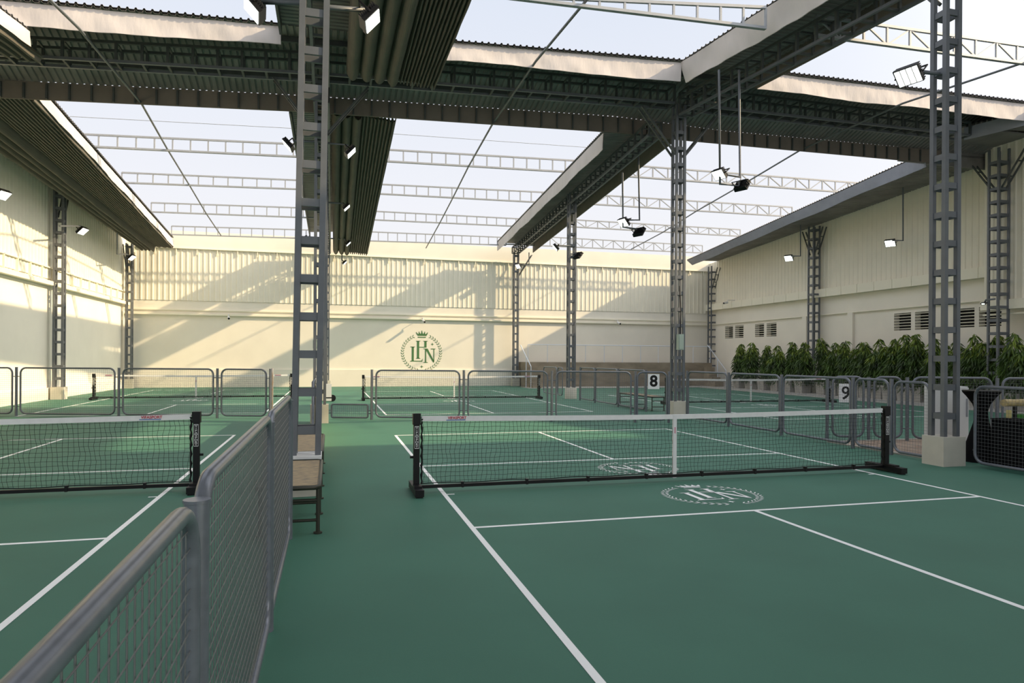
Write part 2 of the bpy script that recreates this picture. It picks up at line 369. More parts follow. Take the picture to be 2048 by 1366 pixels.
# S2
c_t = onY(1362, 125, YN); c_b = onY(1368, 166, YN)
n_t = fl(1557, 0, c_t.z); n_b = fl(1664, 0, c_b.z-0.02)
def ext(a, b, Y): return a+(b-a)*((Y-a.y)/(b.y-a.y))
n_t = ext(c_t, n_t, YS); n_b = ext(c_b, n_b, YS)
r_b = onY(1512, 177, YN); rn = ext(r_b, fl(1848, 0, r_b.z), YS)
sheet_strip('ceiling.004', n_t, c_t, rn+Vector((0, 0, 0.45)), r_b+Vector((0, 0, 0.45)))
valance('fabric_valance', 'shaded white fabric strip along near part of right middle roof strip', n_b, c_b, n_t, c_t, fabric, seed=5, bx=(1, 0, 0), n=70, amp=0.05)
tag(MB().bar(rn+Vector((0, 0, 0.23)), r_b+Vector((0, 0, 0.23)), 0.04, 0.48).build('roof_fascia', fab_dark), 'brown fascia on right side of near right middle roof strip', 'roof fascia')
f_t = onY(1206, 266, YF); f_b = onY(1206, 298, YF); g_t = onY(994, 486, YE); g_b = onY(995, 502, YE)
h_b = onY(1342, 287, YF); k_b = onY(1066, 505, YE)
sheet_strip('ceiling.005', f_t+Vector((0, 0, .04)), g_t+Vector((0, 0, .04)), h_b+Vector((0, 0, 0.42)), k_b+Vector((0, 0, 0.42)))
valance('fabric_valance', 'white fabric strip along far part of right middle roof strip', f_b, g_b, f_t, g_t, fabric, seed=6, n=80, amp=0.02)
tag(MB().bar(h_b+Vector((0, 0, 0.22)), k_b+Vector((0, 0, 0.22)), 0.04, 0.46).build('roof_fascia', fab_dark), 'brown fascia on right side of far right middle roof strip', 'roof fascia')
# right wall strip
w0 = onY(1852, 333, YF); w1 = onY(1384, 531, YE)
sheet_strip('ceiling.006', q0, q1, (XR, YF, q0.z+0.1), (XR, YE, q1.z+0.05))
valance('fabric_valance', 'grey blue fascia strip below roof edge along far right wall', w0, w1, q0, q1, fab_grey, seed=7, n=90, amp=0.015)
w2 = fl(1928, 280, 8.45); w3 = ext(w2, fl(2048, 250, 8.45), 0.5); q2 = w2+Vector((0, 0, .38)); q3 = w3+Vector((0, 0, .38))
sheet_strip('ceiling.007', q3, q2, (XR, 0.5, 9.0), (XR, w2.y, 9.0))
valance('fabric_valance', 'grey blue fascia strip below roof edge along near right wall', w3, w2, q3, q2, fab_grey, seed=8, n=50, amp=0.015)
structure(MB().box(w2.x, XR, w2.y, YF+0.2, 8.85, 8.9).box(q0.x-1.0, XR, YF+0.05, YF+0.1, q0.z-0.3, 8.9), 'ceiling.008', zinc)
# left wall strip sheets above the folded canvas
a0 = onY(74, 172, YF+.3); a1 = onY(347, 481, YE)
sheet_strip('ceiling.009', (XL, YF, a0.z+0.5), (XL, YE, a1.z+0.7), a0+Vector((0, 0, 0.1)), a1+Vector((0, 0, 0.12)))
b1 = onY(58, 63, YN); b0 = ext(b1, fl(0, 19, b1.z), YS)
sheet_strip('ceiling.010', (XL, YS, b1.z+0.3), (XL, YN, b1.z+0.3), b0+Vector((0, 0, .02)), b1+Vector((0, 0, .02)))
# closed roof over and behind the camera
structure(MB().box(XL, -3.9, -13.5, YS, 8.75, 8.85).box(-3.9, 5.0, -13.5, -4.0, 8.75, 8.85).box(5.0, XR+0.3, -13.5, YS, 8.75, 8.85), 'ceiling.011', zinc)

# --- folded canvases
def canvas_thing(label, wl0, wl1, ed0, ed1, lobes, pleats, frac, la, pa):
    """wl: wall/left side edge, ed: pleated edge; 0 near end, 1 far end; edges given as (x,y,z)"""
    wl0, wl1, ed0, ed1 = map(Vector, (wl0, wl1, ed0, ed1)); prof = []
    for i in range(lobes):
        for k in range(10): t = k/10; prof.append(((i+t)/lobes*frac, -la*math.sin(math.pi*t)**0.7))
    for i in range(pleats):
        for k, (tt, zz) in enumerate(((0, 0), (0.3, -pa), (0.6, -pa*0.9), (0.75, 0))): prof.append((frac+(i+tt)/pleats*(1-frac), zz))
    prof.append((1, 0))
    A = [lerp(wl0, ed0, u)+Vector((0, 0, z)) for u, z in prof]; B = [lerp(wl1, ed1, u)+Vector((0, 0, z)) for u, z in prof]
    ns = 24; mb = MB(); n = len(prof); vs = []; 
    for s in range(ns+1):
        t = s/ns
        for i, (a, b) in enumerate(zip(A, B)): vs.append(lerp(a, b, t)+Vector((0, 0, 0.012*math.sin(s*1.7+i*0.4))))
    fs = [(s*n+i, s*n+i+1, (s+1)*n+i+1, (s+1)*n+i) for s in range(ns) for i in range(n-1)]
    mb.add(vs, fs, False)
    top = [v+Vector((0, 0, 0.05)) for v in vs]; mb.add(top, [f[::-1] for f in fs], False)
    o = mb.build('roof_canvas', canvas)
    return tag(o, label, 'roof canvas', 'retracted roof canvases')
e0 = onY(72, 195, YF+.3); e1 = onY(347, 494, YE)
canvas_thing('folded grey roof canvas along left wall beyond the cross roof', (XL+0.35, YF+.3, e0.z+0.15), (XL+0.9, YE, e1.z+0.05), e0, e1, 4, 13, 0.45, 0.3, 0.08)
valance('fabric_valance', 'white fabric edge strip of far left folded canvas', e0, e1, a0, a1, fabric, seed=9, n=80, amp=0.02)
e2 = onY(58, 95, YN); e3 = ext(e2, fl(0, 51, e2.z), YS)
canvas_thing('folded grey roof canvas along left wall before the cross roof', (XL+0.35, YS, e2.z+0.1), (XL+0.35, YN+0.5, e2.z+0.1), e3, ext(e3, e2, YN+0.5), 4, 12, 0.45, 0.3, 0.08)
valance('fabric_valance', 'white fabric edge strip of near left folded canvas', e3, e2, b0, b1, fabric, seed=10, n=60, amp=0.03)
c1 = onY(793, 238, YF+.3); c2 = onY(735, 508, YE)
canvas_thing('folded grey roof canvas hanging right of middle columns, far part', (-4.32, YF+.3, c1.z+0.12), (-4.2, YE, c2.z+0.12), c1, c2, 3, 9, 0.48, 0.2, 0.10)
c3 = onY(872, 170, 7.7); c4 = ext(c3, fl(942, 0, c3.z), YS)
canvas_thing('folded grey roof canvas hanging right of middle columns, near part', (-4.0, YS, c3.z+0.1), (-4.0, 7.7, c3.z+0.1), c4, c3, 4, 11, 0.58, 0.2, 0.12)

# ================================================================== COLUMNS
def column(name_label, x, y, H, w=0.30, d=0.28, ped=0.44, pw=0.42, pd=0.38, m_=steel, lean=(0, 0), knee=None, top=None, step=0.435, white=False, rnd_base=False):
    r = thing('lattice_column', name_label, 'column', (x, y, 0), 0, 'steel lattice columns')
    c = 0.065
    def at(sx, sy, z): return Vector((sx*(w/2-c/2)+lean[0]*(z/H), sy*(d/2-c/2)+lean[1]*(z/H), z))
    for sx in (-1, 1):
        for sy in (-1, 1): MB().bar(at(sx, sy, ped), at(sx, sy, H), c, c, up=(0, 1, 0)).build('chord', m_, r)
    z = ped+step*0.7; k = 0
    while z < H-0.1:
        mb = MB()
        for sy in (-1, 1): mb.bar(at(-1, sy, z), at(1, sy, z), 0.035, 0.09)
        for sx in (-1, 1): mb.bar(at(sx, -1, z), at(sx, 1, z), 0.035, 0.09)
        mb.build('batten_ring', m_, r); z += step
    if ped:
        (MB().lathe([(pw/2, 0), (pw/2, ped-0.01), (pw/2-0.01, ped)], 28) if rnd_base else MB().box(-pw/2, pw/2, -pd/2, pd/2, 0, ped)).build('pedestal', pedm, r)
        if white: MB().box(-pw/2-.01, pw/2+.01, -pd/2-.01, pd/2+.01, ped-0.03, ped+0.02).build('pedestal_top', whitem, r)
    if knee:
        for (dx, dy) in knee:
            n = Vector((dx, dy, 0)).normalized(); s = Vector((-n.y, n.x, 0))*0.1
            L = math.hypot(dx, dy); mb = MB()
            for q in (-1, 1): mb.bar(Vector((0, 0, H-1.35))+n*0.15+s*q, Vector((dx, dy, H-0.15))+s*q, 0.045)
            for tq in (0.3, 0.65): mb.bar(lerp(Vector((0, 0, H-1.35))+n*0.15, Vector((dx, dy, H-0.15)), tq)-s, lerp(Vector((0, 0, H-1.35))+n*0.15, Vector((dx, dy, H-0.15)), tq)+s, 0.035)
            mb.build('knee_brace', steel_d, r)
    return r
Hm = 8.45
colL1 = column('nearest lattice column beside the near bench, tallest on left', -4.58, 0.18, Hm, w=0.33, white=True, pw=0.34, lean=(0.11, 0), knee=None)
l2 = fl(645, 846); column('lattice column with cream pedestal beside low barrier behind the near benches', -4.55, l2.y+.1, 8.3, knee=[(-1.1, 0), (1.1, 0)])
column('middle lattice column between far left court and court with wall crest', -4.55, 17.4, 8.0)
column('thin lattice column before the far wall, left of the crest', -4.50, 25.6, 7.6)
rp = fl(1896, 931); column('nearest right lattice column on pale block beside black counter', 4.72, 0.2, Hm, knee=[(-0.2, -1.0), (-0.2, 1.0)])
column('lattice column right of number eight sign', onX(1355, 700, 4.8).x, onX(1355, 700, 4.8).y, 8.45, knee=[(-1.15, 0), (1.15, 0)])
column('lattice column beyond the number eight fence, with round pale base', onX(1142, 700, 4.75).x, onX(1142, 700, 4.75).y, 8.0, rnd_base=True, pw=0.46)
p = onY(1031, 700, 28.25); column('lattice column against far wall left of stage rail', p.x, p.y, 7.5, knee=[(0.9, 0)])
p = onX(118, 700, XL+0.35); column('lattice column on cream block against left wall', p.x, p.y, 7.9, w=0.34, knee=[(0, 0.7)])
p = onY(258, 700, 28.3); column('lattice column in far left corner', p.x, p.y, 7.0, knee=[(0.0, -0.7)])
p = onX(1996, 700, 17.1); column('lattice column against right wall at right photo edge', p.x, p.y, 8.6, w=0.5, d=0.4, knee=[(0, 1.0), (0, -1.0)])
p = onX(1627, 700, XR-0.4); column('lattice column in the potted hedge along right wall', p.x, p.y, 7.9, w=0.4, d=0.4, knee=[(0, 0.7), (0, -0.7)])
p = onY(1424, 700, 28.3); column('lattice column in far right corner by stage steps', p.x, p.y, 7.2, w=0.4, d=0.4, knee=[(0, -0.7)])

# ================================================================== TRUSSES
POST = {}
def truss(label, X0, X1, Y, bot, top, diag=False, m_=steel_l, c=0.055, step=0.5):
    b = [onY(*p, Y) for p in bot]; tt = [onY(*p, Y) for p in top]
    Bz = [(p.x, p.z) for p in b]; Tz = [(p.x, p.z) for p in tt]
    r = thing('roof_truss', label, 'roof truss', (X0, Y, interp(Bz, X0)), 0, 'open roof trusses'); o = Vector(r.location)
    def V(x, P): return Vector((x, Y, interp(P, x)))-o
    MB().bar(V(X0, Bz), V(X1, Bz), c*1.5, c).build('bottom_chord', m_, r); MB().bar(V(X0, Tz), V(X1, Tz), c, c).build('top_chord', m_, r)
    n = int(round((X1-X0)/step)); 
    for i in range(n+1):
        x = lerp(X0, X1, i/n); MB().bar(V(x, Bz), V(x, Tz), c*0.75).build('post', m_, r)
        if diag and i < n:
            x2 = lerp(X0, X1, (i+1)/n); a, b_ = (V(x, Bz), V(x2, Tz)) if i % 2 else (V(x, Tz), V(x2, Bz))
            MB().bar(a, b_, c*0.6).build('diagonal', m_, r)
    return r
TY = [15.2, 19.5, 23.7, 27.5]
LB = [((195, 294), (585, 313)), ((262, 366), (585, 378)), ((310, 424), (580, 434)), ((345, 469), (580, 476))]
LT = [((175, 269), (585, 288)), ((240, 345), (585, 360)), ((290, 405), (580, 415)), ((335, 452), (580, 459))]
MBp = [((780, 323), (1153, 345)), ((765, 388), (1085, 405)), ((755, 440), (1040, 453)), ((745, 482), (1000, 490))]
MTp = [((785, 300), (1160, 322)), ((768, 369), (1095, 385)), ((757, 423), (1045, 438)), ((748, 464), (1010, 475))]
RB = [((1285, 355), (1666, 383)), ((1195, 409), (1560, 432)), ((1150, 454), (1470, 472)), ((1050, 490), (1405, 506))]
RT = [((1290, 333), (1690, 364)), ((1210, 391), (1590, 415)), ((1155, 440), (1490, 460)), ((1060, 472), (1420, 492))]
NM = ['first open truss beyond the cross roof, ladder type, over %s bay', 'second open truss beyond the cross roof over %s bay', 'third open truss beyond the cross roof over %s bay', 'last open truss before the far wall over %s bay']
for i in range(4):
    truss(NM[i] % 'left', -11.7, -5.0, TY[i], LB[i], LT[i])
    truss(NM[i] % 'middle', -3.4, 4.9, TY[i], MBp[i], MTp[i])
    truss(NM[i] % 'right', 4.9, 16.9, TY[i], RB[i], RT[i], diag=True, step=0.62)
truss('nearest open ladder truss at top over middle bay', -1.5, 4.2, 3.9, ((1060, 0), (1540, 58)), ((1200, 0), (1530, 15)))
truss('nearest open truss with diagonals at top right behind near column', 5.4, 16.9, 3.9, ((1708, 81), (2048, 127)), ((1770, 52), (2048, 92)), diag=True, step=0.62)
def box_truss(label, a_b, b_b, a_t, b_t, off, step=0.5):
    a_b, b_b, a_t, b_t, off = map(Vector, (a_b, b_b, a_t, b_t, off))
    r = thing('roof_truss', label, 'roof truss', a_b, 0, 'dark box trusses under the roof strips'); o = a_b
    for q in (-1, 1):
        MB().bar(a_b-o+off*q, b_b-o+off*q, 0.06).build('bottom_chord', steel, r); MB().bar(a_t-o+off*q, b_t-o+off*q, 0.06).build('top_chord', steel_d, r)
    n = int((b_b-a_b).length/step)
    for i in range(n+1):
        t = i/n; pb = lerp(a_b, b_b, t)-o; pt = lerp(a_t, b_t, t)-o
        mb = MB()
        for q in (-1, 1): mb.bar(pb+off*q, pt+off*q, 0.055)
        mb.bar(pb-off, pb+off, 0.05).bar(pt-off, pt+off, 0.04)
        mb.build('post_frame', steel_d, r)
tb_ = [(p.x, p.z) for p in (onY(90, 122, 8.6), onY(550, 148, 8.6), onY(1345, 212, 8.6), onY(1650, 245, 8.6))]
tt_ = [(p.x, p.z) for p in (onY(90, 85, 8.6), onY(550, 108, 8.6), onY(1345, 177, 8.6), onY(1650, 215, 8.6))]
def xt(x0, x1, lab): box_truss(lab, (x0, 8.6, interp(tb_, x0)), (x1, 8.6, interp(tb_, x1)), (x0, 8.6, interp(tt_, x0)), (x1, 8.6, interp(tt_, x1)), (0, 0.22, 0))
xt(XL+0.1, -4.75, 'dark box truss under the cross roof over left bay')
xt(-4.4, 4.6, 'dark box truss under the cross roof over middle bay')
xt(5.0, XT-.1, 'dark box truss under the cross roof over right bay')
box_truss('dark box truss under roof strip above near left column', (-4.55, YS, 7.9), (-4.55, 8.3, 7.9), (-4.55, YS, 8.35), (-4.55, 8.3, 8.35), (0.16, 0, 0))
box_truss('dark box truss under middle left roof strip, far part', (-4.55, 8.9, 7.75), (-4.5, 28.2, 6.95), (-4.55, 8.9, 8.2), (-4.5, 28.2, 7.35), (0.16, 0, 0))
u0 = (c_b+r_b)/2; u1 = (n_b+rn)/2
box_truss('dark box truss under near part of right middle roof strip', u1+Vector((0, 0, -.3)), ext(u1, u0, 8.3)+Vector((0, 0, -.3)), u1+Vector((0, 0, .15)), ext(u1, u0, 8.3)+Vector((0, 0, .15)), (0.2, 0, 0))
u2 = (f_b+h_b)/2; u3 = (g_b+k_b)/2
box_truss('dark box truss under far part of right middle roof strip', ext(u3, u2, 8.95)+Vector((0, 0, -.12)), u3+Vector((0, 0, -.1)), ext(u3, u2, 8.95)+Vector((0, 0, .25)), u3+Vector((0, 0, .22)), (0.18, 0, 0))
def rod(label, pts):
    P = [onY(x, y, Y) for x, y, Y in pts]; P[0] = P[0]+(P[0]-P[1])*0.6
    tag(MB().tube(P, 0.028, 8).build('roof_rod', steel), label, 'roof rod', 'long roof rods')
rod('long thin roof rod running away over left bay', [(100, 0, 5.3), (158, 57, 6.75), (283, 207, 10.3), (334, 297, 15.2), (378, 369, 19.5), (413, 428, 23.7), (442, 471, 27.4)])
rod('long thin roof rod running away over middle bay', [(1170, 4, 3.9), (1072, 122, 6.75), (985, 248, 10.35), (937, 333, 15.2), (905, 397, 19.5), (879, 447, 23.7), (852, 496, 28.0)])
rod('long thin roof rod running away over right bay', [(2048, 125, 3.9), (1805, 207, 6.75), (1601, 300, 10.35), (1482, 371, 15.2), (1390, 424, 19.5), (1325, 465, 23.7), (1263, 498, 27.5)])
tag(MB().tube([onY(140, 233, 12.4), onY(590, 257, 12.4), onY(790, 268, 12.4), onY(1205, 297, 12.4)], 0.008, 5).build('overhead_wire', steel_l), 'thin overhead wire crossing sky beyond the cross roof', 'wire')

# ================================================================== FLOODLIGHTS
def floodlight(label, p, face, arm, size=1.0, tilt=0.6, spin=0.0, lit=True):
    """p: position, face: horizontal direction it looks to, arm: list of points (world) for the pipe"""
    p = Vector(p); r = thing('floodlight', label, 'floodlight', p, 0, 'floodlights under the roof')
    fx = Vector((face[0], face[1], 0)).normalized(); n = (fx*math.cos(tilt)+Vector((0, 0, -1))*math.sin(tilt)).normalized()
    side = n.cross(Vector((0, 0, 1))).normalized(); up = side.cross(n).normalized()
    M = Matrix(((side.x, up.x, n.x, 0), (side.y, up.y, n.y, 0), (side.z, up.z, n.z, 0), (0, 0, 0, 1)))
    a, b = 0.165*size, 0.125*size
    mb = MB().box(-a, a, -b, b, -0.05, 0.0)
    for i in range(9): y = -b+0.01+i*(2*b-0.03)/8; mb.box(-a+.01, a-.01, y, y+0.012, -0.11, -0.05)
    mb.xf(M).build('housing', black, r)
    for k in range(4):
        x0 = -a+0.014+k*(2*a-0.02)/4
        MB().box(x0, x0+(2*a-0.08)/4, -b+0.015, b-0.015, 0.0, 0.012).xf(M).build('lens', lens_m, r)
    mb = MB().tube([(-a-0.02, 0, -0.03), (-a-0.02, 0, -0.2), (a+0.02, 0, -0.2), (a+0.02, 0, -0.03)], 0.014, 6)
    mb.xf(M).build('bracket', black, r)
    back = M @ Vector((0, 0, -0.2))
    pts = [back]+[Vector(q)-p for q in arm]
    MB().tube(pts, 0.03, 8).build('arm', steel, r)
    return r
def FL(label, px, Y, face, armpx, size=1.0, tilt=0.6, axis='Y'):
    f = onY if axis == 'Y' else onX
    p = f(px[0], px[1], Y); return floodlight(label, p, face, [f(a, b, Y) for a, b in armpx], size, tilt)
FL('floodlight at top left, facing left beside the nearest left column', (503, 20), 0.3, (-1, -0.1), [(520, 4), (600, 6)], 1.0, 0.75)
FL('large lit floodlight right of the nearest left column', (745, 42), 0.3, (1, -0.1), [(730, 20), (650, 14)], 1.0, 0.75)
FL('floodlight seen from behind, left arm of second left column', (574, 292), 9.1, (-1, 0.05), [(590, 282), (640, 284)], 1.15, 0.75)
FL('lit floodlight on right arm of second left column', (703, 306), 9.1, (1, -0.05), [(695, 290), (650, 286)], 1.15, 0.75)
FL('floodlight on left arm of third left column', (601, 411), 17.4, (-1, 0.05), [(610, 402), (648, 404)], 1.15, 0.8)
FL('lit floodlight on right arm of third left column', (694, 416), 17.4, (1, -0.05), [(686, 407), (655, 405)], 1.15, 0.8)
FL('small floodlight under last left roof strip, facing left', (614, 478), 24.6, (-1, 0.05), [(620, 474), (655, 476)], 1.1, 0.8)
FL('small lit floodlight under last folded canvas, facing right', (697, 488), 24.6, (1, -0.05), [(690, 478), (657, 477)], 1.1, 0.8)
FL('lowest small floodlight before far wall under folded canvas', (690, 526), 27.9, (1, -0.05), [(684, 520), (684, 505)], 1.0, 0.8)
FL('lit floodlight at left photo edge on left wall', (6, 391), XL+0.9, (1, -0.35), [(-20, 375), (-60, 370)], 1.2, 0.8, 'X')
FL('lit floodlight right of left wall column', (166, 463), XL+0.9, (1, -0.2), [(160, 452), (119, 452)], 1.25, 0.8, 'X')
FL('lit floodlight in far left corner', (264, 516), XL+0.9, (1, -0.2), [(252, 508), (234, 508), (234, 430)], 1.2, 0.8, 'X')
FL('brightest floodlight on left arm of nearest right column', (1816, 153), 0.2, (-1, -0.3), [(1835, 143), (1885, 148)], 1.1, 0.75)
FL('lit floodlight on double hanging pipe, beyond near right roof strip', (1437, 350), 5.7, (-1, -0.25), [(1442, 348), (1480, 354), (1478, 140)], 1.0, 0.7)
FL('unlit looking floodlight facing away on double hanging pipe', (1486, 374), 5.7, (1, 0.4), [(1478, 372), (1440, 368), (1438, 140)], 1.0, 0.6)
FL('lit floodlight on double hanging pipe left of number eight column', (1246, 446), 11.4, (-1, -0.25), [(1252, 440), (1279, 440), (1276, 275)], 1.15, 0.7)
FL('floodlight facing away on hanging pipe left of number eight column', (1280, 466), 11.4, (1, 0.4), [(1272, 458), (1246, 454), (1245, 345)], 1.15, 0.6)
FL('floodlight left of far lattice column facing left', (1110, 496), 16.5, (-1, 0.3), [(1116, 491), (1142, 492)], 1.1, 0.7)
FL('floodlight right of far lattice column facing right', (1158, 513), 16.5, (1, 0.3), [(1152, 508), (1142, 508)], 1.1, 0.7)
FL('lit floodlight at top of far wall column left of stage', (1036, 533), 27.9, (-1, -0.4), [(1045, 530), (1058, 530), (1058, 505)], 1.1, 0.6)
FL('lit floodlight on hanging pipe before right wall, farther one', (1577, 517), XR-0.9, (-1, -0.5), [(1583, 512), (1601, 512), (1601, 438)], 1.25, 0.6, 'X')
FL('lit floodlight on hanging pipe before right wall, nearer one', (1780, 487), XR-0.9, (-1, -0.5), [(1786, 481), (1806, 481), (1806, 375)], 1.2, 0.6, 'X')
FL('tiny bright lamp before right louvres at photo edge', (1966, 608), 16.6, (-1, -0.5), [(1972, 600), (1990, 598)], 0.35, 0.3, 'X')

# ================================================================== COURT MARKINGS
LW = 0.05
def court(label, xl, xr, yn, yk1, yk2, yb1, yb2):
    mb = MB(); z0, z1 = 0.0015, 0.003; xm = (xl+xr)/2
    def R(a, b, c, d): mb.box(a, b, c, d, z0, z1)
    R(xl, xl+LW, yb1, yb2); R(xr-LW, xr, yb1, yb2)
    R(xl+LW, xr-LW, yk1, yk1+LW); R(xl+LW, xr-LW, yk2-LW, yk2); R(xl+LW, xr-LW, yb2-LW, yb2); R(xl+LW, xr-LW, yb1, yb1+LW)
    R(xm-LW/2, xm+LW/2, yb1+LW, yk1); R(xm-LW/2, xm+LW/2, yk2, yb2-LW)
    R(xl+LW, xl+0.14, yn-0.28, yn-0.25); R(xr-0.14, xr-LW, yn-0.28, yn-0.25)
    tag(mb.build('court_lines', line_m), label, 'court lines', 'white court lines')
court('white lines of nearest right court', -3.048, 3.048, 0, -1.85, 1.85, -5.8, 5.8)
lx1 = fl(340, 980).x; lyk = fl(205, 1079).y; lyb = fl(472, 870).y; lyn = fl(388, 982).y; lyk2 = fl(372, 937).y
court('white lines of nearest left court', lx1-6.1, lx1, lyn, lyk, lyk2, lyk-4.0, lyb)
fx1 = (fl(520, 829).x+fl(574, 794).x)/2; fyb = fl(300, 829).y; fyk = fl(420, 809).y; fyn = fl(400, 797.5).y
court('white lines of far left court', fx1-6.1, fx1, fyn, fyk, fyn+(fyn-fyk), fyb, fyn+(fyn-fyb))
mx0 = (fl(766, 828).x+fl(730, 785).x)/2; mx1 = fl(1180, 824).x; myb = fl(960, 827).y; myk = fl(900, 808).y; myn = fl(905, 799).y
court('white lines of far middle court below the wall crest', mx0, mx0+6.1, myn, myk, myn+(myn-myk), myb, myn+(myn-myb))
rx0 = fl(1500, 830).x; ryn = fl(1555, 806).y
court('white lines of right court behind the number signs', rx0, rx0+6.1, ryn, ryn-1.85, ryn+1.85, ryn-5.8, ryn+5.8)

# ================================================================== EMBLEMS
def emblem_polys():
    P = []
    def q(*pts): P.append([((x-785)/500.0, -(y-720)/500.0) for x, y in pts])
    def rc(x0, y0, x1, y1): q((x0, y1), (x1, y1), (x1, y0), (x0, y0))
    rc(668, 430, 722, 860); q((635, 425), (760, 425), (740, 440), (655, 440)); q((655, 852), (740, 852), (757, 868), (638, 868))
    rc(850, 430, 905, 590); q((815, 425), (940, 425), (920, 440), (835, 440)); rc(722, 573, 850, 592)
    rc(540, 575, 590, 918); q((495, 570), (627, 570), (605, 587), (520, 587)); q((495, 938), (515, 918), (785, 918), (800, 938)); q((780, 918), (815, 855), (800, 938), (785, 930))
    rc(868, 632, 898, 955); q((818, 615), (880, 615), (880, 632), (845, 632)); q((818, 970), (840, 953), (925, 953), (945, 970))
    q((870, 615), (932, 615), (1098, 930), (1092, 968), (1062, 945)); rc(1078, 632, 1099, 935); q((1003, 615), (1135, 615), (1115, 634), (1025, 634))
    for cx, cy, r in ((1050, 505, 42), (787, 1068, 44)):
        k = r*0.22
        for i in range(4):
            a = i*math.pi/2; c, s = math.cos(a), math.sin(a)
            q((cx, cy), (cx+k*(c-s), cy+k*(s+c)), (cx+r*c, cy+r*s), (cx+k*(c+s), cy+k*(s-c)))
    rc(685, 325, 887, 347)
    q((680, 300), (905, 300), (912, 268), (675, 268))
    for tx, ty, b in ((652, 228, 690), (718, 212, 735), (787, 190, 787), (858, 212, 840), (925, 230, 890)): q((b-32, 270), (b+32, 270), (tx+6, ty), (tx-6, ty))
    for tx, ty in ((652, 222), (718, 206), (787, 182), (858, 206), (925, 224)): q((tx-14, ty), (tx, ty-14), (tx+14, ty), (tx, ty+14))
    for side in (-1, 1):
        for i in range(18):
            th = math.radians(117+(258-117)*i/17.0); R = 0.95
            cx, cy = R*math.cos(th)*1.0, R*math.sin(th)*0.93
            tx, ty = math.sin(th), -math.cos(th)      # growth direction, up along the wreath
            nx, ny = math.cos(th), math.sin(th)
            for s2 in (-1, 1):
                b = (cx-tx*0.05, cy-ty*0.05); e = (cx+tx*0.075+nx*s2*0.085, cy+ty*0.075+ny*s2*0.085)
                dx, dy = e[0]-b[0], e[1]-b[1]; L = math.hypot(dx, dy); px, py = -dy/L*0.020, dx/L*0.020
                mx, my = b[0]+dx*0.5, b[1]+dy*0.5
                poly = [b, (mx+px, my+py), e, (mx-px, my-py)]
                P.append([(x if side < 0 else -x, y) for x, y in poly])
    return P
EP = emblem_polys()
def emblem(name, label, M, R, m_, h=0.003):
    mb = MB()
    for poly in EP:
        A = sum(poly[i-1][0]*poly[i][1]-poly[i][0]*poly[i-1][1] for i in range(len(poly)))
        if A < 0: poly = poly[::-1]
        n = len(poly)
        mb.add([(x*R, y*R, h) for x, y in poly], [tuple(range(n))])
    mb.xf(M); return tag(mb.build(name, m_), label, 'emblem', 'LHN wreath emblems')
pc = onY(843.5, 705.5, YB-0.02); wr = (onY(885, 705, YB).x-onY(802, 705, YB).x)/2*0.97
emblem('wall_emblem', 'green crowned wreath emblem with letters LHN on far wall', Matrix.Translation((pc.x, YB-0.004, pc.z)) @ Matrix.Rotation(math.pi/2, 4, 'X'), wr, green_p, 0.003)
def femb(label, x, y, flip): emblem('floor_emblem', label, Matrix.Translation((x, y, 0)) @ Matrix.Rotation(math.pi if flip else 0, 4, 'Z'), 0.57, line_m, 0.0045)
femb('white LHN wreath emblem on floor before the nearest right net', 0.0, -1.0, False)
femb('white LHN wreath emblem on floor behind the nearest right net', 0.0, 0.95, True)
for nm, xx, yn_ in (('far left', fx1-3.05, fyn), ('far middle', mx0+3.05, myn), ('right side', rx0+3.05, ryn)):
    femb('white LHN emblem on near side of %s court net' % nm, xx, yn_-1.0, False)
    femb('white LHN emblem beyond the %s court net' % nm, xx, yn_+0.95, True)

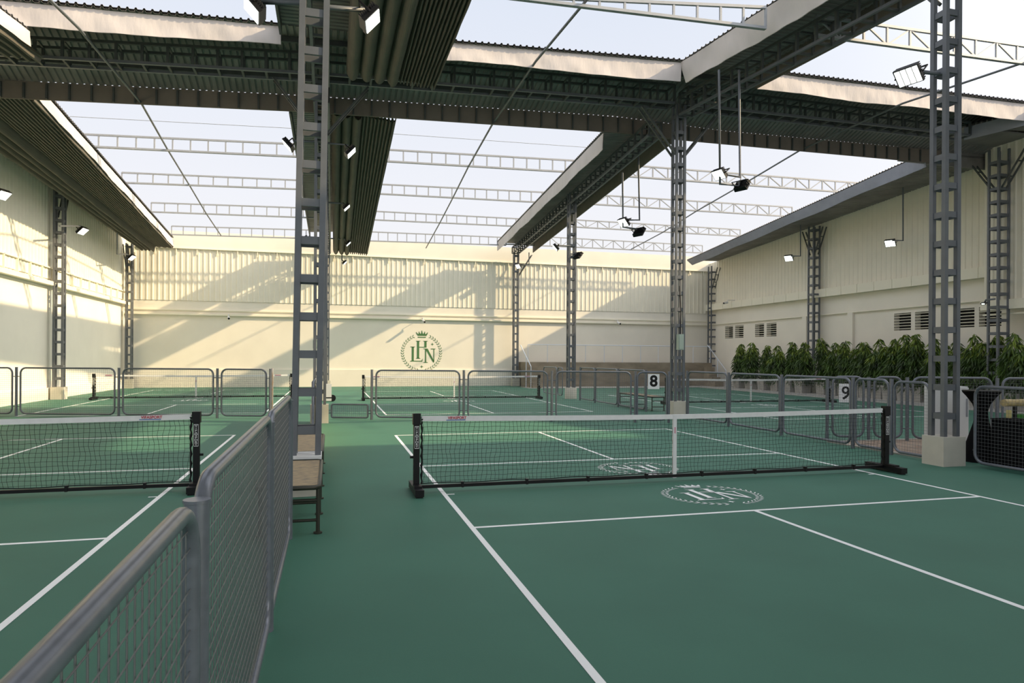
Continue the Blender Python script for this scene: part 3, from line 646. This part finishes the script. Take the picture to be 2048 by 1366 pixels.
# ================================================================== NETS
NWID = 3.35
def make_net(label, loc):
    r = thing('net', label, 'net', loc, 0, 'portable court nets'); rnd = random.Random(3)
    for s in (-1, 1):
        x = s*NWID
        post = MB().box(x-0.035, x+0.035, -0.03, 0.03, 0.08, 0.93).box(x-0.045, x+0.045, -0.04, 0.04, 0.80, 0.93).build('post', black, r)
        MB().box(x-0.028, x+0.028, -0.034, -0.0305, 0.52, 0.785).build('logo_plate', black, post)
        mbp = MB()
        for (a, b, c, d) in ((-0.026, 0.026, 0.522, 0.528), (-0.026, 0.026, 0.777, 0.783), (-0.026, -0.022, 0.522, 0.783), (0.022, 0.026, 0.522, 0.783), (-0.026, 0.026, 0.66, 0.664)): mbp.box(x+a, x+b, -0.0365, -0.034, c, d)
        mbp.build('logo_frame', whitem, post)
        for i, ch in enumerate('VIFASPORT'):
            text_mesh(ch, 0.036, 'letter', whitem, post, Matrix.Translation((x, -0.037, 0.762-i*0.0275)) @ Matrix.Rotation(math.pi/2, 4, 'X') @ Matrix.Diagonal((1.15, 0.85, 1, 1)), 0.0008, 0.001)
        MB().box(x-0.05, x+0.05, -0.33, 0.33, 0.015, 0.09).box(x-0.04, x+0.04, -0.31, -0.25, 0, 0.015).box(x-0.04, x+0.04, 0.25, 0.31, 0, 0.015).bar((x, -0.2, 0.1), (x, -0.03, 0.1), 0.09, 0.02).build('foot', black, r)
        rp_ = [(x-s*(0.062+0.005*math.sin(k*1.9)), 0, 0.10+k*0.0365) for k in range(22)]
        MB().tube(rp_, [0.010+0.006*(k % 3 == 0) for k in range(22)], 6).build('lacing', black, r)
        MB().tube([(x+s*0.035, 0, 0.42), (x+s*0.075, 0, 0.42)], 0.015, 8).build('knob', black, r)
    def ztop(x): return 0.865+0.035*abs(x/NWID)**1.5
    n = 24; xs = [lerp(-NWID+0.06, NWID-0.06, i/n) for i in range(n+1)]
    tape = MB()
    for a, b in zip(xs, xs[1:]):
        tape.hexa([(a, -0.012, ztop(a)-0.06), (b, -0.012, ztop(b)-0.06), (b, 0.012, ztop(b)-0.06), (a, 0.012, ztop(a)-0.06), (a, -0.006, ztop(a)), (b, -0.006, ztop(b)), (b, 0.006, ztop(b)), (a, 0.006, ztop(a))])
    tp = tape.build('tape', whitem, r)
    for s in (-1, 1):
        xa = s*(NWID-0.48)
        text_mesh('VIFASPORT', 0.045, 'tape_logo', red, tp, Matrix.Translation((xa, -0.0135, ztop(xa)-0.022)) @ Matrix.Rotation(math.pi/2, 4, 'X'), 0.001, 0.0008)
        MB().box(xa-0.13, xa+0.10, -0.0135, -0.0125, ztop(xa)-0.052, ztop(xa)-0.042).build('tape_band', blue, tp)
    net = MB(); c = 0.0021; st = 0.054; nx = int((2*NWID-0.16)/st)
    zb = 0.10
    for i in range(nx+1):
        x = -NWID+0.08+i*st; pts = []
        for k in range(9):
            z = lerp(zb, ztop(x)-0.05, k/8); pts.append((x+0.010*math.sin(k*1.3+i*0.9)+0.006*math.sin(k*2.2+i*.31)+0.016*(k/8)*math.sin(i*0.11), 0.004*math.sin(k+i), z))
        net.tube(pts, c, 3, caps=False)
    nz = 14
    for j in range(nz):
        pts = []
        for i in range(0, 61):
            x = lerp(-NWID+0.07, NWID-0.07, i/60); z = lerp(zb, ztop(x)-0.05, (j+0.5)/nz)
            pts.append((x, 0.003*math.sin(i+j), z+0.004*math.sin(i*1.7+j*2.1)))
        net.tube(pts, c, 3, caps=False)
    net.build('netting', netm, r)
    MB().box(-NWID, NWID, -0.02, 0.02, 0.05, 0.088).build('bottom_bar', black, r)
    cord = MB().tube([(lerp(-NWID+0.05, NWID-0.05, i/60), -0.003, 0.105+0.006*math.sin(i*0.8)) for i in range(61)], 0.006, 5)
    cord.build('bottom_cord', black, r)
    for i in range(8):
        x = lerp(-NWID+0.55, NWID-0.55, i/7); MB().box(x-0.014, x+0.014, -0.026, 0.026, 0.045, 0.112).build('clip', black, r)
    st_ = MB().box(-0.026, 0.026, -0.014, 0.014, 0.04, ztop(0)-0.005).build('center_strap', whitem, r)
    MB().box(-0.010, 0.010, -0.0155, -0.0142, 0.62, 0.70).build('strap_print', pink, st_)
    return r
net0 = make_net('black net with white tape on nearest right court', (0.02, -0.08, 0))
dup(net0, (lx1+0.30-NWID, lyn+0.05, 0), 0, 'black net with white tape on nearest left court')
dup(net0, (fx1-3.05, fyn, 0), 0, 'black net on far left court beyond the fence')
dup(net0, (mx0+3.05, myn, 0), 0, 'black net on far middle court below the wall crest')
dup(net0, (rx0+3.05, ryn, 0), 0, 'black net on right court behind the number signs')

for tp_ in [c for c in net0.children if c.name.startswith('tape')]:
    for c in list(tp_.children):          # the nearest right net carries its print at the left end only
        if c.data.vertices[0].co.x > 0: bpy.data.objects.remove(c)
# ================================================================== FENCES
FH = 1.22
def rrect(w, z0, z1, r, n=6):
    pts = []
    for cx, cz, a0 in ((w-r, z1-r, 0), (r, z1-r, 90), (r, z0+r, 180), (w-r, z0+r, 270)):
        for k in range(n+1): a = math.radians(a0+90*k/n); pts.append((cx+r*math.cos(a), 0, cz+r*math.sin(a)))
    return pts
def mesh_barrier(label, a, b, H=FH, gap=0.06, wires=0.05, clips=True, z0=0.07, m_=None, wr_=0.0017, ri=0.14, group='grey mesh fence panels'):
    a = Vector(a); b = Vector(b); a.z = b.z = 0; d = (b-a); L = d.length-2*gap; n = d.normalized()
    p = a+n*gap; r = thing('mesh_barrier', label, 'fence panel', p, math.atan2(n.y, n.x), group)
    MB().tube(rrect(L, z0, H, ri), 0.023, 10, closed=True).build('frame', m_ or pipe_m, r)
    mb = MB(); k = max(2, int(L/wires))
    def zlim(x):
        e = min(x, L-x)
        if e >= ri: return z0, H
        dz = ri-math.sqrt(max(0, ri*ri-(ri-e)**2)); return z0+dz, H-dz
    for i in range(1, k):
        x = L*i/k; lo, hi = zlim(x); mb.tube([(x, 0.003, lo), (x, 0.003, hi)], wr_, 4, caps=False)
    k2 = int((H-z0)/wires)
    for i in range(1, k2):
        z = lerp(z0, H, i/k2); e = min(z-z0, H-z); dx = 0 if e >= ri else ri-math.sqrt(max(0, ri*ri-(ri-e)**2))
        mb.tube([(dx, -0.003, z), (L-dx, -0.003, z)], wr_, 4, caps=False)
    mb.build('wire_mesh', wire_m, r)
    if clips:
        for x, s in ((0, -1), (L, 1)):
            for z in (z0+0.18, H-0.22): MB().tube([(x, 0, z), (x+s*gap, 0, z)], 0.012, 6).build('clip', m_ or pipe_m, r)
    return r
def fence_post(label, p, H=FH, rad=0.032, m_=None):
    r = thing('fence_post', label, 'fence post', (p[0], p[1], 0), 0, 'round grey fence posts')
    MB().tube([(0, 0, 0), (0, 0, H-0.008)], rad, 14).build('tube', m_ or pipe_m, r)
    MB().tube([(0, 0, H-0.008), (0, 0, H)], rad+0.003, 14).build('cap', m_ or pipe_m, r)
    return r
# near fence beside the camera
fx = -4.59
fx = fl(537, 845, 1.21).x
py = [onX(394, 987, fx).y, onX(538, 845, fx).y, onX(579, 803, fx).y]
mesh_barrier('nearest grey mesh fence panel at bottom left corner', (fx, py[0]-2.3, 0), (fx, py[0], 0), H=1.21, gap=0.075, wr_=0.002)
mesh_barrier('second mesh fence panel from camera along the benches', (fx, py[0], 0), (fx, py[1], 0), H=1.24, gap=0.05, wr_=0.002)
mesh_barrier('third mesh fence panel from camera along the benches', (fx, py[1], 0), (fx, py[2], 0), H=1.24, gap=0.05, wr_=0.002)
for lab, y in zip(('nearest round fence post, flat topped, in left foreground', 'second round fence post from camera', 'last round fence post before the near bench'), py): fence_post(lab, (fx, y), 1.21)
# far cross fence
def FP(x): return depth(x, lerp(17.4, 16.7, (x-33)/1240.0))
fps = {x: FP(x) for x in (-160, 33, 238, 435, 541, 744, 928, 1104, 1271)}
names = ['leftmost post of far cross fence', 'far cross fence post left of the far left net', 'far cross fence post before the far left net centre', 'far cross fence post beside rusty edge-on gate',
         'far cross fence post right of the low barrier', 'far cross fence post right of wall crest', 'far cross fence post before far middle net end', 'far cross fence post left of number eight sign']
for x, nme in zip((33, 238, 435, 541, 744, 928, 1104, 1271), names): fence_post(nme, fps[x], 1.27)
plabs = [(-160, 33, 'far cross fence panel at left photo edge'), (33, 238, 'far cross fence panel before left wall column'), (238, 435, 'far cross fence panel before far left net'), (435, 541, 'narrow far cross fence gate panel left of near lattice column'),
         (744, 928, 'far cross fence panel below the wall crest'), (928, 1104, 'far cross fence panel right of the wall crest'), (1104, 1271, 'far cross fence panel left of number eight sign')]
for a, b, lab in plabs: mesh_barrier(lab, fps[a], fps[b], H=1.25, gap=0.11)
g0 = FP(545); dv = Vector((g0.x-CX, g0.y-CY, 0)).normalized()
mesh_barrier('rusty mesh gate standing open, seen edge on', g0+dv*0.05, g0+dv*1.3, H=1.25, m_=rust, group='edge-on gates')
lb0, lb1 = FP(656), FP(744)
mesh_barrier('low mesh barrier between cream pedestal and fence post', lb0, lb1, H=0.38, gap=0.1, z0=0.05, ri=0.04)
p2 = fl(1373, 838); p8 = fps[1271]; e8 = FP(1338)
fence_post('post beside number eight column, left side', e8, 1.27)
mesh_barrier('mesh fence panel holding the number eight sign', p8, e8, H=1.25, gap=0.05)
# longitudinal right fence
lx = 4.78
def LP(px): return onX(px, 800, lx)
rr = [LP(x) for x in (1374, 1457, 1563, 1706, 1783)]
rl = ['right fence post just right of number eight column', 'right fence post before hidden net end', 'right fence post behind the near net, left of net edge', 'right fence post covering number nine sign edge', 'right fence post behind near net post']
for p, lab in zip(rr, rl): fence_post(lab, p, 1.27)
for i, lab in enumerate(('mesh panel right of number eight column', 'mesh panel above near net tape, left of number nine', 'wide mesh panel before number nine sign', 'narrow mesh gate left of near net post')):
    mesh_barrier(lab, rr[i], rr[i+1], H=1.25, gap=0.06)
mesh_barrier('mesh panel left of nearest right column', rr[4], (lx, 0.45, 0), H=1.23, gap=0.06)
mesh_barrier('mesh panel before black counter at right photo edge', (5.0, -0.05, 0), (5.0, -2.3, 0), H=1.2, gap=0.03)
fr = [LP(x) for x in (1292, 1236, 1190, 1160)]
for p, lab in zip(fr, ('fence post behind number eight sign', 'fence post beyond, second from number eight sign', 'fence post beyond, third from number eight sign', 'fence post right of round pale column base')): fence_post(lab, p, 1.25)
for i in range(3): mesh_barrier('mesh panel of far side fence, %s beyond number eight sign' % ORD[i], fr[i], fr[i+1], H=1.23, gap=0.06)
# a few panels beyond the far column
fs_ = [LP(x) for x in (1126, 1114, 1086, 1068)]
for i in range(2): mesh_barrier('small distant mesh panel left of round pale column base, %s' % ('nearer' if i == 0 else 'farther'), fs_[i], fs_[i+1] if i == 0 else fs_[2], H=1.2, gap=0.08)
# cross fence of the right court
r2 = [depth(x, lerp(13.4, 13.1, (x-1655)/200.0)) for x in (1655, 1738, 1815, 1995, 2080)]
for p, lab in zip(r2[:4], ('rear fence post left of number nine sign', 'rear fence post right of number nine sign', 'rear fence post left of white cabinets', 'rear fence post by right wall column')): fence_post(lab, p, 1.25)
mesh_barrier('rear mesh panel carrying the number nine sign', r2[0], r2[1], H=1.25, gap=0.1)
mesh_barrier('rear mesh gate between number nine sign and white cabinets', r2[1], r2[2], H=1.25, gap=0.1)
mesh_barrier('rear mesh panel behind nearest right column', r2[2], r2[3], H=1.25, gap=0.1)
mesh_barrier('rear mesh panel at right photo edge behind wooden table top', r2[3], r2[4]+Vector((1.0, -0.2, 0)), H=1.25, gap=0.1)
# number signs
def sign(label, ch, p, n, w, h):
    p = Vector(p); r = thing('number_sign', label, 'number sign', p, math.atan2(n.y, n.x), 'court number signs')
    MB().box(-w/2, w/2, -0.012, 0.0, -h/2, h/2).build('board', signw, r)
    if ch == '9':
        def strip(P, w, y):
            L = [Vector((a, b)) for a, b in P]; mb = MB(); R = []
            for q in range(len(L)):
                d = (L[min(q+1, len(L)-1)]-L[max(q-1, 0)]).normalized(); nn = Vector((-d.y, d.x))
                ww = w[q] if isinstance(w, list) else w
                R += [(L[q].x+nn.x*ww/2, y, L[q].y+nn.y*ww/2), (L[q].x-nn.x*ww/2, y, L[q].y-nn.y*ww/2)]
            return mb.add(R, [(2*q, 2*q+1, 2*q+3, 2*q+2) for q in range(len(L)-1)])
        ring = [(0.052*math.cos(2*math.pi*k/32), 0.058+0.056*math.sin(2*math.pi*k/32)) for k in range(33)]
        tail = [(0.052+0.012*math.sin(math.pi*t)-0.10*t**2.6, 0.058-0.17*t+0.0*t) for t in [k/12 for k in range(13)]]
        mb = strip(ring, 0.040, -0.0135); m2 = strip(tail, [0.040]*8+[0.042, 0.044, 0.046, 0.046, 0.044], -0.0137); mb.add(m2.v, m2.f)
        mb.build('digit', black, r)
    else:
        text_mesh(ch, h*1.02, 'digit', black, r, Matrix.Translation((0, -0.013, 0)) @ Matrix.Rotation(math.pi/2, 4, 'X'), 0.012, 0.002)
n8 = (e8-p8).normalized(); k8 = (1307-1271)/(1338-1271.0); q8 = lerp(p8, e8, k8); side8 = Vector((n8.y, -n8.x, 0))
sz = 1.02
sign('white board with black number eight on fence', '8', q8+side8*0.04+Vector((0, 0, 1.02)), n8, 0.28, 0.37)
n9 = (r2[1]-r2[0]).normalized(); q9 = lerp(r2[0], r2[1], (1690-1655)/83.0); s9 = Vector((n9.y, -n9.x, 0))
sign('white board with black number nine on rear fence', '9', q9+s9*0.04+Vector((0, 0, 0.93)), n9, 0.235, 0.37)
# cream cloth screen between the columns
o_ = MB(); 
A = [(-4.53+0.012*math.sin(i*0.9), lerp(2.7, 8.6, i/30), 0.06+0.02*math.sin(i*0.7)) for i in range(31)]; B = [(-4.53+0.006*math.sin(i*1.3), lerp(2.7, 8.6, i/30), 1.16) for i in range(31)]
o_.loft(A, B).loft([(x+0.01, y, z) for x, y, z in B], [(x+0.01, y, z) for x, y, z in A])
r = thing('cloth_screen', 'cream cloth screen along fence line behind the near column', 'cloth screen', (0, 0, 0))
o_.build('cloth', cloth_c, r); MB().tube([(-4.56, 2.7, 0), (-4.56, 2.7, 1.2), (-4.56, 8.6, 1.2), (-4.56, 8.6, 0)], 0.022, 8).build('frame', pipe_m, r)

# ================================================================== BENCHES
def bench(label, x0, x1, y0, y1, H=0.44, rz=None):
    r = thing('bench', label, 'bench', (x0, y0, 0), 0, 'woven seat benches'); w, l = x1-x0, y1-y0
    seat = MB().box(0.03, w-0.03, 0.03, l-0.03, H-0.035, H-0.008).build('seat', weave, r)
    MB().tube([(0.03, 0.0, H-.02), (w-0.06, 0, H-.02), (w-0.02, 0.04, H-.02), (w-0.02, l-0.04, H-.02), (w-0.06, l, H-.02), (0.03, l, H-.02), (0.0, l-0.04, H-.02), (0, 0.04, H-.02)], 0.022, 8, closed=True).build('seat_frame', bench_m, r)
    for x in (0.02, w-0.03):
        for y in (0.04, l*0.5, l-0.04):
            lg = MB().tube([(x, y, 0.012), (x, y, H-0.03)], 0.018, 8).build('leg', bench_m, r)
            MB().tube([(x, y, 0), (x, y, 0.014)], 0.04, 10).build('foot_plate', bench_m, lg)
    for y in (0.04, l*0.5, l-0.04):
        for z in (0.12, 0.30): MB().tube([(0.02, y, z), (w-0.03, y, z)], 0.014, 8).build('rung', bench_m, r)
    return r
bench('nearest woven bench beside the mesh fence', -4.92, -4.38, -1.72, -0.12)
bench('second woven bench behind white column base', -4.92, -4.38, 0.55, 2.45)
bq = fl(1316, 822); bench('dark bench behind the number eight fence', bq.x-0.2, bq.x+0.25, bq.y, bq.y+2.4)

# ================================================================== RIGHT SIDE ITEMS
def cabinet(label, px0, px1, Y, H):
    a = onY(px0, 850, Y); b = onY(px1, 850, Y); w = b.x-a.x
    r = thing('cabinet', label, 'cabinet', (a.x, Y, 0.012), 0, 'white upright cabinets')
    MB().box(0, w, 0.03, 0.22, 0.0, H).build('body', white_ap, r)
    d = MB().box(0.01, w-0.01, 0, 0.028, 0.06, H-0.02).build('door', white_ap, r)
    MB().box(w-0.07, w-0.05, -0.025, 0, H*0.5, H*0.8).build('handle', steel_l, d)
cabinet('white upright cabinet left behind the nearest right column', 1869, 1890, 1.7, 1.14)
cabinet('white upright cabinet right behind the nearest right column', 1912, 1938, 1.7, 1.10)
ct = onY(1963, 775, 0.35)
r = thing('cocktail_table', 'tall round table in black stretch cover behind right fence', 'table', (ct.x, 0.35, 0))
MB().lathe([(0.30, 0), (0.29, 0.02), (0.2, 0.3), (0.11, 0.6), (0.085, 0.78), (0.12, 0.9), (0.2, 1.02), (0.255, 1.085), (0.26, 1.10)], 24).build('stretch_cover', cloth_k, r)
MB().lathe([(0.262, 1.10), (0.262, 1.118)], 24).build('table_top', black, r)
r = thing('counter', 'low black cloth covered counter at right photo edge', 'counter', (5.35, -2.2, 0))
mb = MB(); CW, CLn, CH = 0.55, 2.15, 0.70
mb.box(0, CW, 0, CLn, 0.0, CH); mb.build('cloth_cover', cloth_k, r)
MB().box(-0.01, CW+0.01, -0.01, CLn+0.01, CH, CH+0.02).build('top', cloth_k, r)
for i, (yy_, xx_, lab, m_, kind) in enumerate(((-0.2, 5.5, 'small pale packet standing on black counter, leftmost', packet, 'packet'), (-0.32, 5.62, 'green box on black counter beside pale packet', bottle_g, 'box'), (-0.55, 5.5, 'long green box lying on black counter', bottle_g, 'box'), (-0.78, 5.55, 'clear pale cup on black counter', boxgreen, 'cup'), (-0.98, 5.5, 'pale packet on black counter, rightmost', packet, 'packet'))):
    if kind == 'cup':
        tag(MB().lathe([(0.03, CH+0.033), (0.04, CH+0.16)], 12, (xx_, yy_)).build('cup', m_), lab, 'cup', 'items on black counter')
    else:
        w_, d_, h_ = ((0.018, 0.03, 0.11) if kind == 'packet' else (0.035, 0.06, 0.06))
        mb = MB().box(xx_-w_, xx_+w_, yy_-d_, yy_+d_, CH+0.033, CH+0.033+h_).box(xx_-w_*0.9, xx_+w_*0.9, yy_-d_*0.9, yy_+d_*0.9, CH+0.033+h_, CH+0.04+h_)
        tag(mb.build(kind, m_), lab, kind, 'items on black counter')
wt = onY(2030, 790, -0.1)
r = thing('table', 'wooden topped table on black leg at right photo edge', 'table', (wt.x, wt.y, 0))
MB().tube([(-0.22, 0, 0.95), (0.5, 0, 0.95)], 0.055, 12).build('table_top', bamboo, r)
MB().tube([(0, 0, 0.0), (0, 0, 0.9)], 0.03, 10).build('leg', black, r); MB().lathe([(0.2, 0), (0.2, 0.02), (0.05, 0.05)], 16).build('base', black, r)
for lab, px, py_ in (('white box with dark band beside far left columns', 656, 803),):
    q = fl(px, py_); r = thing('storage_box', lab, 'box', (q.x, q.y, 0))
    MB().box(-0.12, 0.12, -0.12, 0.12, 0.03, 0.62).build('body', white_ap, r); MB().box(-0.125, 0.125, -0.125, 0.125, 0.12, 0.16).build('band', black, r); MB().tube([(0.15, -0.03, 0.12), (0.15, 0.03, 0.12)], 0.12, 14).build('wheel', black, r)
def jbox(label, p, w, h):
    r = thing('junction_box', label, 'junction box', p, 0, 'electrical boxes on columns')
    MB().box(-w/2, w/2, -0.06, 0.06, 0, h).build('body', boxgreen, r); MB().box(-w/2+.02, w/2-.02, -0.07, -0.06, 0.02, h-.02).build('cover', boxgreen, r)
    MB().tube([(0, 0, h), (0.02, 0, h+0.6), (-0.02, 0.02, h+1.3)], 0.012, 6).build('cable', black, r)
p = onY(638, 697, 9.0-0.2); jbox('pale green electrical box on second left column', (p.x, p.y, p.z), 0.28, 0.2)
p = onX(1352, 700, 4.75); jbox('pale green electrical box on number eight column', (p.x, p.y-0.22, p.z), 0.16, 0.42)
def cctv(label, p, d, wall=(0, 0.36, 0)):
    p = Vector(p); r = thing('security_camera', label, 'security camera', p, 0, 'wall security cameras'); d = Vector(d).normalized()
    MB().tube([(0, 0, 0), d*0.28], 0.06, 10).build('body', white_ap, r); MB().tube([d*0.28, d*0.30], 0.05, 10).build('lens', black, r)
    MB().tube([(0, 0, 0.02), (0, 0, 0.14), Vector(wall)+Vector((0, 0, 0.14))], 0.02, 6).build('bracket', white_ap, r)
for lab, px in (('white security camera on far wall left of crest', (457, 634)), ('white security camera on far wall above crest', (846, 641)), ('white security camera on far wall above stage', (1235, 645))):
    p = onY(*px, YB-0.35); cctv(lab, p, (0.2, -1, -0.35))
p = onX(1455, 605, XR-0.5); cctv('white security camera on right wall band near far corner', p, (-1, -0.2, -0.2), (0.5, 0, 0))

# ================================================================== STAGE
sx0 = onY(1042, 740, 27.0).x+0.3; sx1 = onY(1424, 740, 27.0).x; sh = onY(1230, 725, 27.0).z
r = thing('stage', 'brown concrete stage along far wall at right', 'stage', (sx0, 27.0, 0))
MB().box(0, sx1-sx0, 0, YB-27.12, 0, sh).build('platform', brownc, r)
for s in (0, 1):
    for k in range(4):
        MB().box(-0.0, 0.55, -0.3*(k+1), -0.3*k, 0, sh*(1-(k+1)/5.0)).xf(Matrix.Translation(((0 if s == 0 else sx1-sx0-0.55), 0, 0))).build('step', brownc, r)
zr = onY(1230, 691, 27.05).z
r = thing('stage_rail', 'thin white metal railing on the stage', 'railing', (sx0, 27.05, sh))
L = sx1-sx0
MB().tube([(0.1, 0, zr-sh), (L-0.1, 0, zr-sh)], 0.02, 8).build('top_rail', wirew, r)
for i in range(11): x = lerp(0.1, L-0.1, i/10); MB().tube([(x, 0, 0), (x, 0, zr-sh)], 0.017, 8).build('post', wirew, r)
for lab, px0, px1, px2 in (('white sloping handrail at left stage steps', (1041, 690), (1062, 733), 1053), ('white sloping handrail at right stage steps', (1415, 690), (1452, 741), 1434)):
    a = onY(*px0, 26.95); b = onY(*px1, 25.9)
    r = thing('handrail', lab, 'handrail', (a.x, a.y, 0), 0, 'handrails at stage steps')
    MB().tube([Vector((0, 0, a.z)), b-Vector((a.x, a.y, 0))], 0.025, 8).build('rail', wirew, r)
    c = lerp(a, b, 0.55)-Vector((a.x, a.y, 0)); MB().tube([(c.x, c.y, 0.0), c], 0.022, 8).build('post', wirew, r)
    c = b-Vector((a.x, a.y, 0)); MB().tube([(c.x, c.y, 0.0), c], 0.022, 8).build('post', wirew, r)

# ================================================================== PLANTERS AND TREES
def tree_mesh(seed, H, young):
    rnd = random.Random(seed); mb = MB()
    lead = [(rnd.uniform(-0.17, 0.17), rnd.uniform(-0.17, 0.17), H*q) for q in (1.0, rnd.uniform(0.84, 0.97), rnd.uniform(0.74, 0.92), rnd.uniform(0.7, 0.85))]
    for lx_, ly_, zt_ in lead:
        for i in range(300):
            f = rnd.random()**0.95; new = f < 0.24 and rnd.random() < 0.8
            z = zt_-f*(zt_-0.20*H)
            a = rnd.uniform(0, 6.283); rad = (0.015+0.21*min(1, f*2.6))*math.sqrt(rnd.random())*(1-0.3*f); dr = rnd.uniform(-1.1, -0.4); ln = rnd.uniform(0.17, 0.30)
            v3 = [rnd.uniform(-.35, .35), rnd.uniform(-.35, .35), rnd.uniform(-1, 1), rnd.uniform(-1, 1), rnd.uniform(0.3, 1.0)]
            wr2 = rnd.uniform(0.085, 0.125)
            if new != young: continue
            c = Vector((lx_+rad*math.cos(a), ly_+rad*math.sin(a), z))
            out = Vector((math.cos(a), math.sin(a), 0)); d = (out*v3[4]*0.75+Vector((v3[0], v3[1], dr))).normalized()
            w = ln*wr2; s_ = d.cross(Vector((v3[2], v3[3], 0.3))).normalized()*w; nrm = s_.cross(d).normalized()*w*0.5
            m1 = c+d*ln*0.4+Vector((0, 0, 0.02)); mb.add([c, m1+s_+nrm, c+d*ln+Vector((0, 0, -0.03)), m1-s_+nrm, m1], [(0, 1, 4), (1, 2, 4), (2, 3, 4), (3, 0, 4)], False)
    return mb
def trunk_mesh(seed, H):
    rnd = random.Random(seed+50); mb = MB()
    mb.tube([(0, 0, 0.35), (0.02, 0.01, H*0.4), (-0.01, 0.02, H*0.72)], [0.028, 0.022, 0.012], 7)
    for k in range(5):
        z = H*(0.35+0.09*k); a = rnd.uniform(0, 6.28); mb.tube([(0, 0, z), (0.22*math.cos(a), 0.22*math.sin(a), z+0.3)], [0.012, 0.005], 5)
    return mb
protos = []
for k, H in enumerate((2.55, 2.4, 2.7, 2.3)):
    t = thing('potted_tree', '', 'tree', (0, 0, 0), 0, 'leafy trees along right wall')
    trunk_mesh(k, H).build('trunk', bark, t); tree_mesh(k, H, False).build('foliage', leaf_m, t); tree_mesh(k, H, True).build('young_leaves', leaf_y, t); protos.append(t)
pl0 = thing('planter', '', 'planter', (0, 0, 0), 0, 'grey planters along right wall')
mb = MB().hexa([(-.24, -.24, 0.015), (.24, -.24, 0.015), (.24, .24, 0.015), (-.24, .24, 0.015), (-.27, -.27, 0.55), (.27, -.27, 0.55), (.27, .27, 0.55), (-.27, .27, 0.55)])
mb.build('pot', concrete, pl0); MB().box(-0.25, 0.25, -0.25, 0.25, 0.55, 0.57).build('soil', bark, pl0); MB().box(-0.28, 0.28, -0.28, -0.25, 0.5, 0.58).box(-0.28, 0.28, 0.25, 0.28, 0.5, 0.58).box(-.28, -.25, -.25, .25, .5, .58).box(.25, .28, -.25, .25, .5, .58).build('rim', concrete, pl0)
TX = [1480, 1504, 1530, 1556, 1582, 1606, 1650, 1672, 1694, 1718, 1738, 1762, 1785, 1815, 1840, 1872, 1912, 1955, 1985, 2030]
TT = [687, 684, 690, 690, 682, 683, 676, 684, 680, 683, 684, 677, 676, 667, 668, 672, 682, 667, 670, 664]
for i, (px, top) in enumerate(zip(TX, TT)):
    X = 17.1 if px < 1990 else 16.3
    p = onX(px, 700, X); Hh = onX(px, top, X).z
    src = protos[i % 4]; s = (Hh)/(2.55, 2.4, 2.7, 2.3)[i % 4]
    lab = '%s leafy potted tree from far corner along right wall' % ORD[i]
    o = dup(src, (p.x, p.y, 0), random.uniform(0, 6), lab); o.scale = (max(1.05, s*1.22),)*2+(s,)
    if i == 0: o['label'] = 'leafy potted tree closest to far right corner'
    dup(pl0, (p.x, p.y, 0), 0, '%s grey square planter from far corner along right wall' % ORD[i])
def kill(o):
    for c in list(o.children): kill(c)
    bpy.data.objects.remove(o)
for o in protos+[pl0]: kill(o)
